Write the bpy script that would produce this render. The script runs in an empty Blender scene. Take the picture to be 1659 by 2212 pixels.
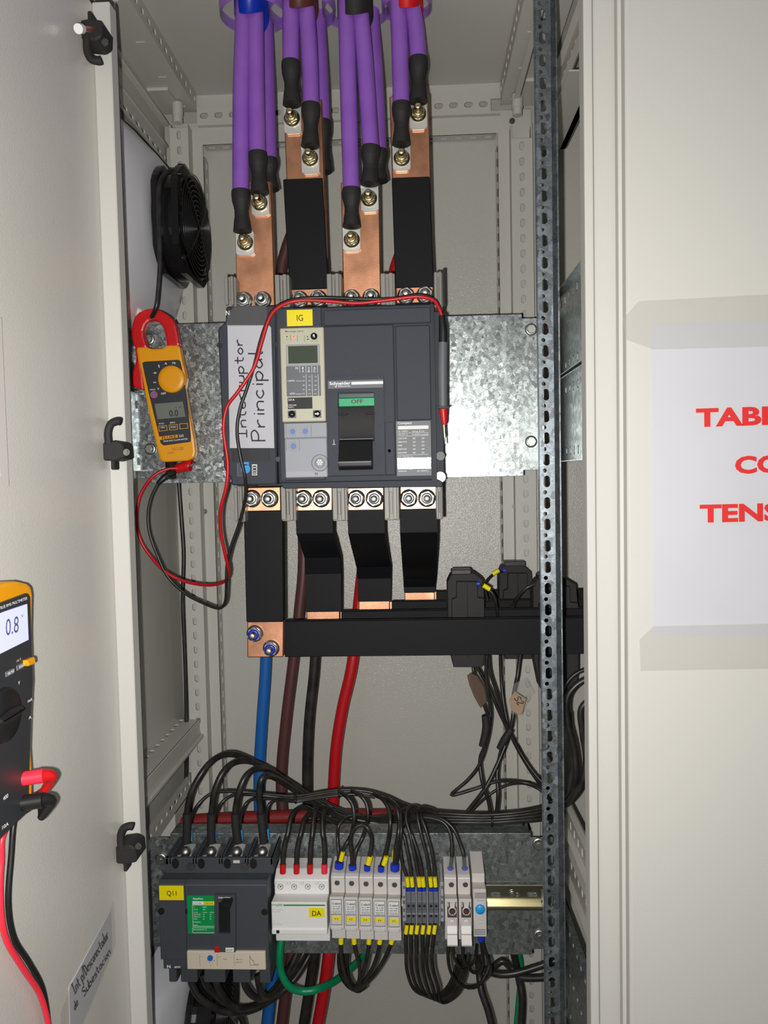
import bpy, bmesh, math, random
from mathutils import Vector, Matrix
from math import sin, cos, pi, radians as RD
random.seed(7)
S = bpy.context.scene
COL = S.collection
# ------------------------------------------------------------ camera
F = 1661.0
CAM = Vector((0, 0, 1.45))
YAW, PIT, ROL = RD(2.5), RD(2.8), RD(-1.19)
fw = Vector((-sin(YAW)*cos(PIT), cos(YAW)*cos(PIT), -sin(PIT)))
rt0 = Vector((cos(YAW), sin(YAW), 0)); up0 = rt0.cross(fw)
rt = rt0*cos(ROL) + up0*sin(ROL); upv = -rt0*sin(ROL) + up0*cos(ROL)
cd = bpy.data.cameras.new('camera'); cam = bpy.data.objects.new('camera', cd); COL.objects.link(cam)
cam.matrix_world = Matrix(((rt.x, upv.x, -fw.x, CAM.x), (rt.y, upv.y, -fw.y, CAM.y), (rt.z, upv.z, -fw.z, CAM.z), (0, 0, 0, 1)))
cd.sensor_fit = 'VERTICAL'; cd.sensor_height = 24; cd.lens = 24*F/2212; cd.clip_start = .02
S.camera = cam
# ------------------------------------------------------------ light
S.view_settings.view_transform = 'Standard'; S.view_settings.look = 'None'; S.view_settings.gamma = 1
S.view_settings.use_curve_mapping = False; S.view_settings.exposure = 0.0
w = bpy.data.worlds.new('world'); S.world = w; w.use_nodes = True
w.node_tree.nodes['Background'].inputs[0].default_value = (1, .985, .955, 1)
w.node_tree.nodes['Background'].inputs[1].default_value = .13
ld = bpy.data.lights.new('flash', 'AREA'); ld.shape = 'DISK'; ld.size = .009; ld.energy = 8.6; ld.color = (1, .985, .95)
lo = bpy.data.objects.new('flash', ld); COL.objects.link(lo)
lo.matrix_world = cam.matrix_world.copy(); lo.location = CAM + rt*-.019 + upv*-.013 + fw*.004
# ------------------------------------------------------------ pixel rays -> points in the place
def ray(px, py): return fw + rt*((px-829.5)/F) + upv*(-(py-1106)/F)
def W(px, py, Y): r = ray(px, py); return CAM + r*(Y/r.y)
def WX(px, py, X): r = ray(px, py); return CAM + r*(X/r.x)
def WZ(px, py, Z): r = ray(px, py); return CAM + r*((Z-CAM.z)/r.z)
def G(Y):
    def g(px, py): p = W(px, py, Y); return (p.x, p.z)
    g.Y = Y; return g
# ------------------------------------------------------------ materials
MT = {}
def mat(name, c, rough=.5, metal=0, bump=0, bscale=400, spec=.5, var=0, vscale=40, emit=0, alpha=1, trans=0, coat=0, dark=None):
    m = bpy.data.materials.new(name); m.use_nodes = True; nt = m.node_tree; b = nt.nodes['Principled BSDF']
    b.inputs['Base Color'].default_value = (*c, 1); b.inputs['Roughness'].default_value = rough
    b.inputs['Metallic'].default_value = metal; b.inputs['Specular IOR Level'].default_value = spec
    b.inputs['Coat Weight'].default_value = coat; b.inputs['Alpha'].default_value = alpha
    b.inputs['Transmission Weight'].default_value = trans
    if emit: b.inputs['Emission Color'].default_value = (*c, 1); b.inputs['Emission Strength'].default_value = emit
    tc = nt.nodes.new('ShaderNodeTexCoord')
    if bump:
        n = nt.nodes.new('ShaderNodeTexNoise'); n.inputs['Scale'].default_value = bscale; n.inputs['Detail'].default_value = 1
        nt.links.new(tc.outputs['Object'], n.inputs['Vector'])
        bp = nt.nodes.new('ShaderNodeBump'); bp.inputs['Strength'].default_value = bump; bp.inputs['Distance'].default_value = .001
        nt.links.new(n.outputs['Fac'], bp.inputs['Height']); nt.links.new(bp.outputs['Normal'], b.inputs['Normal'])
    if var:
        n = nt.nodes.new('ShaderNodeTexNoise'); n.inputs['Scale'].default_value = vscale; n.inputs['Detail'].default_value = 5
        nt.links.new(tc.outputs['Object'], n.inputs['Vector'])
        r = nt.nodes.new('ShaderNodeValToRGB'); d = dark or tuple(x*(1-var) for x in c)
        r.color_ramp.elements[0].position = .35; r.color_ramp.elements[1].position = .62
        r.color_ramp.elements[0].color = (*d, 1); r.color_ramp.elements[1].color = (*c, 1)
        nt.links.new(n.outputs['Fac'], r.inputs['Fac']); nt.links.new(r.outputs['Color'], b.inputs['Base Color'])
    MT[name] = m; return m
def galv(name, lo_, hi_, r0, r1, sc, metal=.85, tilt=.085):
    m = bpy.data.materials.new(name); m.use_nodes = True; nt = m.node_tree; b = nt.nodes['Principled BSDF']; L = nt.links.new; N = nt.nodes.new
    tc = N('ShaderNodeTexCoord'); acc = None; sps = []
    for k, (s, w_) in enumerate(((sc, 1.0), (sc*2.6, .8))):
        mp = N('ShaderNodeMapping'); mp.inputs['Rotation'].default_value = (.3+k, .5, .7*k); mp.inputs['Scale'].default_value = (1, 1, 1.9 if k else .8)
        v = N('ShaderNodeTexVoronoi'); v.inputs['Scale'].default_value = s; L(tc.outputs['Object'], mp.inputs[0]); L(mp.outputs[0], v.inputs['Vector'])
        su = N('ShaderNodeVectorMath'); su.operation = 'SUBTRACT'; su.inputs[1].default_value = (.5, .5, .5); L(v.outputs['Color'], su.inputs[0])
        sc_ = N('ShaderNodeVectorMath'); sc_.operation = 'SCALE'; sc_.inputs['Scale'].default_value = tilt*w_; L(su.outputs[0], sc_.inputs[0])
        if acc is None: acc = sc_
        else: ad = N('ShaderNodeVectorMath'); L(acc.outputs[0], ad.inputs[0]); L(sc_.outputs[0], ad.inputs[1]); acc = ad
        sp = N('ShaderNodeSeparateColor'); L(v.outputs['Color'], sp.inputs[0]); sps.append(sp)
    ge = N('ShaderNodeNewGeometry'); ad = N('ShaderNodeVectorMath'); L(ge.outputs['Normal'], ad.inputs[0]); L(acc.outputs[0], ad.inputs[1])
    no = N('ShaderNodeVectorMath'); no.operation = 'NORMALIZE'; L(ad.outputs[0], no.inputs[0]); L(no.outputs[0], b.inputs['Normal'])
    av = N('ShaderNodeMath'); av.operation = 'ADD'; L(sps[0].outputs[0], av.inputs[0]); L(sps[1].outputs[0], av.inputs[1])
    cr = N('ShaderNodeMapRange'); cr.inputs['From Max'].default_value = 2; L(av.outputs[0], cr.inputs['Value'])
    rm = N('ShaderNodeValToRGB'); rm.color_ramp.elements[0].color = (*lo_, 1); rm.color_ramp.elements[1].color = (*hi_, 1); L(cr.outputs[0], rm.inputs['Fac']); L(rm.outputs[0], b.inputs['Base Color'])
    mr = N('ShaderNodeMapRange'); mr.inputs['To Min'].default_value = r0; mr.inputs['To Max'].default_value = r1; L(sps[0].outputs[1], mr.inputs['Value']); L(mr.outputs[0], b.inputs['Roughness'])
    b.inputs['Metallic'].default_value = metal; MT[name] = m; return m
mat('paint', (.52, .507, .458), .42, bump=.12, bscale=700, spec=.5)
mat('paint_back', (.50, .488, .44), .24, bump=.4, bscale=800, spec=.5)
mat('paint_rough', (.66, .64, .59), .26, bump=.22, bscale=650, spec=.6, var=.04, vscale=3)
mat('paint_door', (.55, .54, .505), .6, bump=.1, bscale=600, spec=.12)
galv('galvanised', (.24, .27, .27), (.56, .60, .60), .27, .40, 230)
galv('galvanised_dull', (.15, .17, .17), (.40, .43, .43), .36, .55, 200, .8, .12)
galv('galvanised_post', (.15, .17, .19), (.34, .38, .41), .3, .5, 150, .85)
mat('copper', (.90, .44, .26), .40, 1, bump=.1, bscale=900, var=.35, vscale=30)
mat('black_sleeve', (.006, .0065, .008), .6, spec=.2)
mat('black', (.010, .010, .011), .42)
mat('black_gloss', (.008, .008, .009), .2)
mat('black_matt', (.016, .015, .015), .7, bump=.2, bscale=500)
mat('cable_black', (.012, .012, .012), .38, var=.4, vscale=60, dark=(.03, .026, .022))
mat('grey_case', (.040, .045, .060), .6, spec=.3, bump=.25, bscale=1500)
mat('grey_case2', (.046, .050, .066), .6, spec=.3, bump=.2, bscale=1500)
mat('grey_small', (.055, .062, .072), .5, bump=.2, bscale=1500)
mat('grey_line', (.012, .013, .016), .6)
mat('barrier', (.27, .26, .235), .45)
mat('beige', (.50, .48, .36), .45)
mat('beige_light', (.66, .58, .46), .45)
mat('white_plastic', (.78, .77, .76), .35)
mat('white_warm', (.62, .59, .56), .4)
mat('white_fan', (.72, .72, .76), .25)
mat('paper', (.53, .53, .565), .75, var=.03, vscale=12)
mat('white_print', (.8, .8, .8), .6)
mat('grey_print', (.38, .37, .36), .6)
mat('ink', (.01, .008, .02), .5)
mat('red_print', (.62, .018, .016), .6)
mat('yellow_label', (.87, .72, .0), .5)
mat('blue_dial', (.01, .13, .52), .4)
mat('blue_ferrule', (.01, .04, .55), .4)
mat('blue_sticker', (.02, .33, .72), .4)
mat('blue_cable', (.01, .12, .42), .4)
mat('brown_cable', (.085, .03, .026), .45)
mat('red_cable', (.50, .006, .012), .4)
mat('red_plastic', (.58, .007, .01), .38)
mat('red_tape', (.62, .01, .015), .4)
mat('red_bright', (.9, .03, .06), .4)
mat('purple', (.27, .105, .50), .38, var=.2, vscale=25, dark=(.24, .09, .45))
mat('purple_clear', (.42, .2, .72), .2, alpha=.6)
mat('blue_tape', (.004, .03, .42), .35)
mat('brown_tape', (.10, .03, .02), .4)
mat('meter_yellow', (.80, .33, .005), .4)
mat('meter_dark', (.028, .030, .034), .45)
mat('lcd', (.17, .19, .16), .2)
mat('lcd_green', (.065, .085, .06), .12, coat=.5)
mat('lcd_lit', (.42, .44, 1.0), .3, emit=.95)
mat('lcd_digit', (.10, .10, .22), .4)
mat('led_red', (1, .05, .03), .3, emit=2.2)
mat('green_label', (.0, .28, .07), .45)
mat('green_handle', (.0, .34, .12), .45)
mat('green_dark', (.004, .045, .035), .4)
mat('green_cable', (.0, .21, .085), .4)
mat('yg_stripe', (.35, .42, .02), .4)
mat('steel', (.46, .46, .44), .42, 1)
mat('steel_dark', (.16, .155, .15), .4, .8)
mat('brass_zinc', (.75, .66, .40), .25, 1)
mat('tin', (.80, .80, .79), .38, .6)
mat('rail_gold', (.62, .58, .42), .28, 1)
mat('terminal_grey', (.12, .13, .145), .5)
mat('terminal_light', (.36, .36, .39), .5)
mat('foil', (.75, .75, .82), .12, .9, bump=.3, bscale=250)
mat('clear_tape', (.55, .53, .49), .3, alpha=.12)
mat('clear_film', (.4, .4, .42), .08, alpha=.10)
mat('brown_tape_tag', (.13, .085, .06), .25, alpha=.85)
mat('clear_cover', (.55, .6, .68), .1, alpha=.13)
mat('cardboard', (.42, .24, .12), .7)
mat('grille', (.03, .03, .032), .22, .6)
mat('red_dull', (.22, .010, .008), .6)
mat('lining', (.16, .155, .14), .6)
mat('concrete', (.35, .34, .32), .8, bump=.2, bscale=60, var=.2, vscale=4)
# ------------------------------------------------------------ mesh builder
def _bevel(vs, fs, b, seg=1, amin=.4):
    bm = bmesh.new(); V = [bm.verts.new(v) for v in vs]
    for f in fs: bm.faces.new([V[i] for i in f])
    bmesh.ops.recalc_face_normals(bm, faces=bm.faces)
    es = [e for e in bm.edges if len(e.link_faces) == 2 and e.calc_face_angle(0) > amin]
    bmesh.ops.bevel(bm, geom=es, offset=b, segments=seg, affect='EDGES', profile=.6)
    bm.verts.index_update(); vv = [v.co.copy() for v in bm.verts]; ff = [[v.index for v in f.verts] for f in bm.faces]; bm.free()
    return vv, ff
class B:
    def __init__(s, M=None): s.v = []; s.f = []; s.s = []; s.M = M
    def add(s, vs, fs, smooth=False):
        n = len(s.v)
        s.v += [s.M @ Vector(v) for v in vs] if s.M else [Vector(v) for v in vs]
        s.f += [[i+n for i in f] for f in fs]; s.s += [smooth]*len(fs); return s
    def box(s, x0, x1, y0, y1, z0, z1, bev=0, seg=1):
        x0, x1 = sorted((x0, x1)); y0, y1 = sorted((y0, y1)); z0, z1 = sorted((z0, z1))
        vs = [(x, y, z) for x in (x0, x1) for y in (y0, y1) for z in (z0, z1)]
        fs = [(0, 1, 3, 2), (4, 6, 7, 5), (0, 4, 5, 1), (2, 3, 7, 6), (0, 2, 6, 4), (1, 5, 7, 3)]
        if bev: bev = min(bev, .45*min(x1-x0, y1-y0, z1-z0)); vs, fs = _bevel(vs, fs, bev, seg)
        return s.add(vs, fs)
    def prism(s, pts, y0, y1, bev=0, seg=1):
        n = len(pts)
        vs = [(p[0], y0, p[1]) for p in pts] + [(p[0], y1, p[1]) for p in pts]
        fs = [list(range(n)), list(range(2*n-1, n-1, -1))] + [(i, i+n, (i+1) % n+n, (i+1) % n) for i in range(n)]
        if bev: vs, fs = _bevel(vs, fs, bev, seg)
        return s.add(vs, fs)
    def ring(s, outer, inner, y0, y1):
        n = len(outer); vs = [(p[0], y, p[1]) for y in (y0, y1) for p in list(outer)+list(inner)]
        fs = []
        for i in range(n):
            j = (i+1) % n
            fs += [(i, j, n+j, n+i), (2*n+i, 3*n+i, 3*n+j, 2*n+j), (i, 2*n+i, 2*n+j, j), (n+i, n+j, 3*n+j, 3*n+i)]
        return s.add(vs, fs)
    def cyl(s, c, axis, r, h, seg=20, r2=None, smooth=True, cap=True, rot=0):
        c = Vector(c); a = Vector(axis).normalized(); t = Vector((0, 0, 1)) if abs(a.z) < .9 else Vector((1, 0, 0))
        u = a.cross(t).normalized(); v = a.cross(u); r2 = r if r2 is None else r2
        vs = [c+(u*cos(k)+v*sin(k))*r for k in [2*pi*i/seg+rot for i in range(seg)]] + [c+a*h+(u*cos(k)+v*sin(k))*r2 for k in [2*pi*i/seg+rot for i in range(seg)]]
        s.add(vs, [(i, (i+1) % seg, (i+1) % seg+seg, i+seg) for i in range(seg)], smooth)
        if cap: s.add(vs[:seg], [list(range(seg))[::-1]]); s.add(vs[seg:], [list(range(seg))])
        return s
    def lathe(s, c, axis, prof, seg=24, smooth=True):
        c = Vector(c); a = Vector(axis).normalized(); t = Vector((0, 0, 1)) if abs(a.z) < .9 else Vector((1, 0, 0))
        u = a.cross(t).normalized(); v = a.cross(u); vs = []
        for r, h in prof: vs += [c+a*h+(u*cos(2*pi*i/seg)+v*sin(2*pi*i/seg))*r for i in range(seg)]
        fs = [(k*seg+i, k*seg+(i+1) % seg, (k+1)*seg+(i+1) % seg, (k+1)*seg+i) for k in range(len(prof)-1) for i in range(seg)]
        return s.add(vs, fs, smooth)
    def tube(s, pts, r, seg=10, sub=6, closed=False, flat=1):
        pts = [Vector(p) for p in pts]; P = []; R = []
        rr = r if isinstance(r, (list, tuple)) else [r]*len(pts)
        if len(pts) == 2 or sub == 1: P = pts; R = list(rr)
        else:
            n = len(pts)
            for i in range(n-1):
                a = pts[max(i-1, 0)]; b = pts[i]; c = pts[i+1]; d = pts[min(i+2, n-1)]
                for k in range(sub):
                    t = k/sub
                    P.append(.5*((2*b)+(c-a)*t+(2*a-5*b+4*c-d)*t*t+(3*b-a-3*c+d)*t**3)); R.append(rr[i]*(1-t)+rr[i+1]*t)
            P.append(pts[-1]); R.append(rr[-1])
        t0 = (P[1]-P[0]).normalized(); u = t0.cross(Vector((0, 1, 0)))
        if u.length < .1: u = t0.cross(Vector((1, 0, 0)))
        u.normalize(); vs = []
        for i, p in enumerate(P):
            t = (P[min(i+1, len(P)-1)]-P[max(i-1, 0)]).normalized(); u = (u-t*u.dot(t)).normalized(); v = t.cross(u)
            vs += [p+(u*cos(2*pi*k/seg)+v*sin(2*pi*k/seg)*flat)*R[i] for k in range(seg)]
        fs = [(i*seg+k, i*seg+(k+1) % seg, (i+1)*seg+(k+1) % seg, (i+1)*seg+k) for i in range(len(P)-1) for k in range(seg)]
        s.add(vs, fs, True); s.add(vs[:seg], [list(range(seg))[::-1]]); s.add(vs[-seg:], [list(range(seg))])
        return s
    def quad(s, a, b, c, d): return s.add([a, b, c, d], [(0, 1, 2, 3)])
    def rpx(s, x0, y0, x1, y1, g, ya, yb, bev=0, seg=1):
        ym = (y0+y1)/2; xm = (x0+x1)/2
        return s.box(g(x0, ym)[0], g(x1, ym)[0], ya, yb, g(xm, y1)[1], g(xm, y0)[1], bev, seg)
    def ppx(s, pts, g, ya, yb, bev=0, seg=1): return s.prism([g(*p) for p in pts], ya, yb, bev, seg)
    def dpx(s, x, y, r, g, ya, h, seg=20, r2=None, rot=0):
        p = g(x, y); return s.cyl((p[0], ya, p[1]), (0, 1, 0), r, h, seg, r2, rot=rot)
    def text(s, t, g, p0, p1, h, y, bold=0, p2=None, slant=0):
        a = Vector(g(*p0)); b = Vector(g(*p1)); u = b-a; L = u.length
        if p2: vv = Vector(g(*p2))-a
        else: vv = Vector((-u.y, u.x))/L*(h*L/math.hypot(p1[0]-p0[0], p1[1]-p0[1]))
        vs, fs, wd = glyphs(t, bold)
        s.add([(a.x+u.x*q[0]/wd+vv.x*q[1]+slant*0, y, a.y+u.y*q[0]/wd+vv.y*q[1]) for q in vs], fs); return s
    def write(s, t, g, p0, p1, p2, y, r):
        a = Vector(g(*p0)); u = Vector(g(*p1))-a; vv = Vector(g(*p2))-a
        x = 0; segs = []
        for ch in t:
            if ch == ' ': x += .4; continue
            st = HW[ch]; mx = max(q[0] for l in st for q in l); segs += [[(q[0]+x, q[1]) for q in l] for l in st]; x += mx+.17
        for l in segs:
            pts = [(a.x+u.x*q[0]/x+vv.x*q[1], y, a.y+u.y*q[0]/x+vv.y*q[1]) for q in l]
            s.tube(pts, r, 6, 3, flat=.3)
        return s
    def perf(s, o, u, v, n, cells, th=.0018):
        """perforated sheet: cells = (u0,u1,v0,v1, cu,cv,a,b) ; a,b half sizes of the slot or 0"""
        o = Vector(o); u = Vector(u); v = Vector(v); n = Vector(n); N = 16
        for (u0, u1, v0, v1, cu, cv, a, b) in cells:
            P = lambda x, y, k=0: o+u*x+v*y+n*k
            if not a: s.add([P(u0, v0), P(u1, v0), P(u1, v1), P(u0, v1)], [(0, 1, 2, 3)]); s.add([P(u0, v0, -th), P(u1, v0, -th), P(u1, v1, -th), P(u0, v1, -th)], [(3, 2, 1, 0)]); continue
            inn = []; out = []
            for k in range(N):
                t = 2*pi*k/N+pi/N; c_, s_ = cos(t), sin(t); m = min(a, b)
                inn.append((cu+c_*m+(a-m)*(1 if c_ > 0 else -1), cv+s_*m+(b-m)*(1 if s_ > 0 else -1)))
                f = min(((u1-cu) if c_ > 0 else (cu-u0))/max(abs(c_), 1e-6), ((v1-cv) if s_ > 0 else (cv-v0))/max(abs(s_), 1e-6))
                out.append([cu+c_*f, cv+s_*f])
            for cx_, cy_ in ((u0, v0), (u1, v0), (u1, v1), (u0, v1)):
                k = min(range(N), key=lambda k: (out[k][0]-cx_)**2+(out[k][1]-cy_)**2); out[k] = [cx_, cy_]
            vs = [P(*q) for q in inn]+[P(*q) for q in out]+[P(*q, -th) for q in inn]+[P(*q, -th) for q in out]; fs = []
            for k in range(N):
                j = (k+1) % N; fs += [(k, j, N+j, N+k), (2*N+k, 3*N+k, 3*N+j, 2*N+j), (k, 2*N+k, 2*N+j, j)]
            s.add(vs, fs)
        return s
GC = {}
def glyphs(t, bold=0):
    if (t, bold) in GC: return GC[(t, bold)]
    c = bpy.data.curves.new('t', 'FONT'); c.body = t; c.size = 1; c.resolution_u = 3; c.offset = bold
    o = bpy.data.objects.new('t', c); COL.objects.link(o); bpy.context.view_layer.update()
    me = bpy.data.meshes.new_from_object(o.evaluated_get(bpy.context.evaluated_depsgraph_get()))
    vs = [tuple(v.co) for v in me.vertices]; fs = [list(p.vertices) for p in me.polygons]
    x0 = min(v[0] for v in vs); x1 = max(v[0] for v in vs)
    r = ([((v[0]-x0), v[1]/.73) for v in vs], fs, x1-x0)
    bpy.data.objects.remove(o); bpy.data.curves.remove(c); bpy.data.meshes.remove(me); GC[(t, bold)] = r; return r
HW = {'I': [[(.1, 1), (.5, 1)], [(.3, 1), (.3, 0)], [(.05, 0), (.55, 0)]], 'n': [[(0, .5), (0, 0)], [(0, .35), (.2, .5), (.4, .4), (.4, 0)]],
 't': [[(.2, .85), (.2, .1), (.4, 0)], [(0, .55), (.42, .55)]], 'e': [[(0, .27), (.4, .3), (.35, .48), (.15, .5), (0, .25), (.12, .02), (.42, .05)]],
 'r': [[(0, .5), (0, 0)], [(0, .3), (.2, .5), (.35, .47)]], 'u': [[(0, .5), (0, .1), (.2, 0), (.4, .15), (.4, .5)], [(.4, .3), (.4, 0)]],
 'p': [[(0, .5), (0, -.4)], [(0, .4), (.25, .5), (.42, .3), (.25, 0), (0, .1)]], 'o': [[(.2, .5), (0, .25), (.2, 0), (.4, .25), (.2, .5)]],
 'P': [[(0, 0), (0, 1)], [(0, .95), (.35, 1), (.5, .75), (.3, .5), (0, .5)]], 'i': [[(.1, .5), (.1, 0)], [(.1, .68), (.12, .75)]],
 'c': [[(.38, .42), (.2, .5), (0, .25), (.2, 0), (.4, .08)]], 'a': [[(.38, .42), (.2, .5), (0, .25), (.15, 0), (.38, .2), (.38, .5)], [(.38, .3), (.42, 0)]],
 'l': [[(.1, 1), (.1, .05), (.2, 0)]], 'd': [[(.38, .4), (.2, .5), (0, .25), (.18, 0), (.38, .2)], [(.38, 1), (.4, 0)]],
 'D': [[(0, 0), (0, 1)], [(0, 1), (.4, .8), (.45, .3), (.2, 0), (0, 0)]], 's': [[(.35, .45), (.1, .5), (.05, .33), (.35, .2), (.3, .02), (0, .03)]],
 'S': [[(.5, .9), (.2, 1), (.05, .75), (.45, .35), (.4, .05), (0, .08)]], 'b': [[(0, 1), (0, 0)], [(0, .4), (.25, .5), (.42, .25), (.25, 0), (0, .1)]], '/': [[(.35, 1.1), (0, -.1)]],
 '2': [[(0, .8), (.2, 1), (.4, .8), (0, 0), (.45, 0)]]}
# ------------------------------------------------------------ objects
def root_of(o):
    while o.parent: o = o.parent
    return o
def tag(o, label=None, cat=None, group=None, kind=None):
    if label: o['label'] = label
    if cat: o['category'] = cat
    if group: o['group'] = group
    if kind: o['kind'] = kind
    return o
def thing(name, label, cat, loc, group=None):
    o = bpy.data.objects.new(name, None); o.empty_display_size = .01; COL.objects.link(o); o.location = loc
    return tag(o, label, cat, group)
def part(name, b, m, parent=None, label=None):
    if parent is None:
        lo3 = [min(v[i] for v in b.v) for i in range(3)]; hi3 = [max(v[i] for v in b.v) for i in range(3)]
        org = Vector(((lo3[0]+hi3[0])/2, (lo3[1]+hi3[1])/2, lo3[2]))
    else: org = root_of(parent).location.copy()
    me = bpy.data.meshes.new(name); me.from_pydata([v-org for v in b.v], [], b.f); me.update()
    bm = bmesh.new(); bm.from_mesh(me); bmesh.ops.recalc_face_normals(bm, faces=bm.faces); bm.to_mesh(me); bm.free()
    me.polygons.foreach_set('use_smooth', b.s[:len(me.polygons)]) if len(b.s) == len(me.polygons) else None
    me.materials.append(MT[m]); o = bpy.data.objects.new(name, me); COL.objects.link(o)
    if parent is None: o.location = org
    else: o.parent = parent
    if label: o['label'] = label
    return o
def solo(name, b, m, label, cat, group=None, kind=None): return tag(part(name, b, m), label, cat, group, kind)
def copy_tree(o, parent=None):
    c = o.copy(); COL.objects.link(c)
    if parent is not None: c.parent = parent
    for ch in list(o.children): copy_tree(ch, c)
    return c
# ============================================================ CABINET
E = 1.45
ZR = W(750, 213, 1.27).z
XL, XR = -.402, .62
cab = thing('electrical_cabinet', 'open light grey steel electrical cabinet with perforated inner frame, holding all the switchgear', 'cabinet', (.1, 1.0, 0))
part('back_panel', B().box(XL, XR, 1.272, 1.276, .06, ZR), 'paint_back', cab)
part('roof_panel', B().box(XL, XR, .78, 1.276, ZR, ZR+.003), 'paint', cab)
part('side_panel', B().box(XL-.003, XL, .84, 1.276, .06, ZR), 'paint', cab)
part('side_panel', B().box(XR, XR+.003, .77, 1.276, .06, ZR), 'paint', cab)
part('base_panel', B().box(XL, XR, .80, 1.276, 0, .06), 'paint', cab)
# rear frame : plate with a rectangular opening and slotted edges
def xa(x, y, Y): return W(x, y, Y).x
def za(x, y, Y): return W(x, y, Y).z
YF = 1.245
ox0, ox1 = xa(450, 700, YF), xa(1081, 700, YF); oz1 = za(760, 300, YF)
fx0, fx1 = xa(392, 700, YF), xa(1154, 900, YF); fz1 = za(750, 252, YF)
b = B()
b.box(fx0, ox0, YF, YF+.002, .08, fz1).box(ox1, fx1, YF, YF+.002, .08, fz1).box(ox0, ox1, YF, YF+.002, oz1, fz1)
for x, y in ((450, 1287), (453, 1467), (446, 560), (1106, 330), (1107, 523), (1125, 272), (440, 820), (1117, 1340), (1039, 268), (473, 291), (1122, 1640), (1108, 1450)):
    p = W(x, y, YF); b.prism([(p.x+.0032*cos(t)*(.9), p.z+.003*sin(t)+(.0035 if sin(t) > 0 else -.0035)) for t in [2*pi*k/14 for k in range(14)]], YF-.0006, YF, 0)
part('rear_frame', b, 'paint', cab)
def strip_cells(L, wv, pitch, a, b, cv=None, start=0, small=0, smv=0):
    cells = []; n = int(L/pitch); cv = wv/2 if cv is None else cv
    for i in range(n):
        u = start+i*pitch
        if small:
            k = .62*pitch
            cells.append((u, u+k, 0, wv, u+k/2, cv, a, b)); cells.append((u+k, u+pitch, 0, wv, u+k+(pitch-k)/2, smv, small, small))
        else: cells.append((u, u+pitch, 0, wv, u+pitch/2, cv, a, b))
    return cells
UP = (0, 0, 1); RX = (1, 0, 0); DY = (0, 1, 0)
def zphase(x, y, Y, pitch, k=.5, zmin=.12):
    z = W(x, y, Y).z - k*pitch
    while z > zmin: z -= pitch
    return z
# slotted edges of the opening
b = B()
H_ = oz1-.12
b.perf((ox0, YF, .12), UP, DY, (-1, 0, 0), strip_cells(H_, .024, .02335, .006, .0032, .012))
part('slotted_edge', b, 'paint', cab)
b = B().perf((ox1, YF, .12), UP, DY, (1, 0, 0), strip_cells(H_, .024, .02335, .006, .0032, .012)); part('slotted_edge', b, 'paint', cab)
b = B().perf((ox0, YF, oz1), RX, DY, (0, 0, -1), strip_cells(ox1-ox0, .024, .02335, .0068, .0035, .012)); part('slotted_edge', b, 'paint', cab)
# rear posts
YP = 1.222
for (xc, y0, wd) in ((412, 1062, .026), (1131, 646, .03)):
    X = W(xc, y0, YP).x; z0 = zphase(xc, y0, YP, .02335)
    b = B().perf((X-wd/2, YP, z0), UP, RX, (0, -1, 0), strip_cells(za(xc, 268, YP)-z0, wd, .02335, .0063, .0036))
    b.box(X+wd/2, X+wd/2+.0015, YP, YF, .1, za(xc, 268, YP)).box(X-wd/2-.0015, X-wd/2, YP, YF, .1, za(xc, 268, YP))
    part('rear_post', b, 'paint', cab)
# top cross rail
z0, z1 = za(750, 256, 1.236), za(750, 218, 1.236); xl, xr = xa(425, 235, 1.236), xa(1081, 230, 1.236)
b = B().perf((xl, 1.236, z0), RX, UP, (0, -1, 0), strip_cells(xr-xl, z1-z0, .0232, .0068, .0042)); b.box(xl, xr, 1.236, 1.27, z0-.0015, z0).box(fx0, fx1, 1.24, 1.243, z1-.004, ZR)
part('cross_rail', b, 'paint', cab)
# roof rails running in depth
pl = W(425, 236, 1.235); pr = W(1081, 222, 1.235)
for p, sx, xo in ((pl, -1, XL), (pr, 1, pr.x+.06)):
    zb = p.z
    b = B().perf((p.x, .80, zb), DY, UP, (-sx, 0, 0), strip_cells(.44, ZR-zb-.001, .0228, .006, .0042))
    b.box(p.x, xo, .80, 1.24, zb-.0015, zb)
    for k in range(5): b.box(p.x+sx*.014, p.x+sx*.026, .86+k*.09, .862+k*.09, zb-.0025, zb-.001)
    x2 = p.x+sx*.022
    b.box(xo if sx < 0 else x2, x2 if sx < 0 else xo, 1.16, 1.236, zb-.006, zb-.0016)      # gusset
    b.cyl((x2, 1.205, zb-.034), UP, .0075, .03, 14).cyl((x2, 1.205, zb-.024), UP, .0085, .02, 14)
    part('roof_rail', b, 'paint', cab)
# left side rail: deep C section and slotted lip
zt, zb = pl.z, W(372, 352, 1.22).z
b = B().box(XL, XL+.012, .86, 1.235, zb+.03, zt-.002, .003).box(XL+.0, XL+.020, .86, 1.235, zb+.062, zb+.068, .002)
b.box(XL, XL+.017, .86, 1.235, zb+.028, zb+.034, .0015)
b.perf((XL+.016, .86, zb), DY, UP, (1, 0, 0), strip_cells(.37, .03, .0228, .0075, .003, .008))
part('side_rail', b, 'paint', cab)
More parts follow.
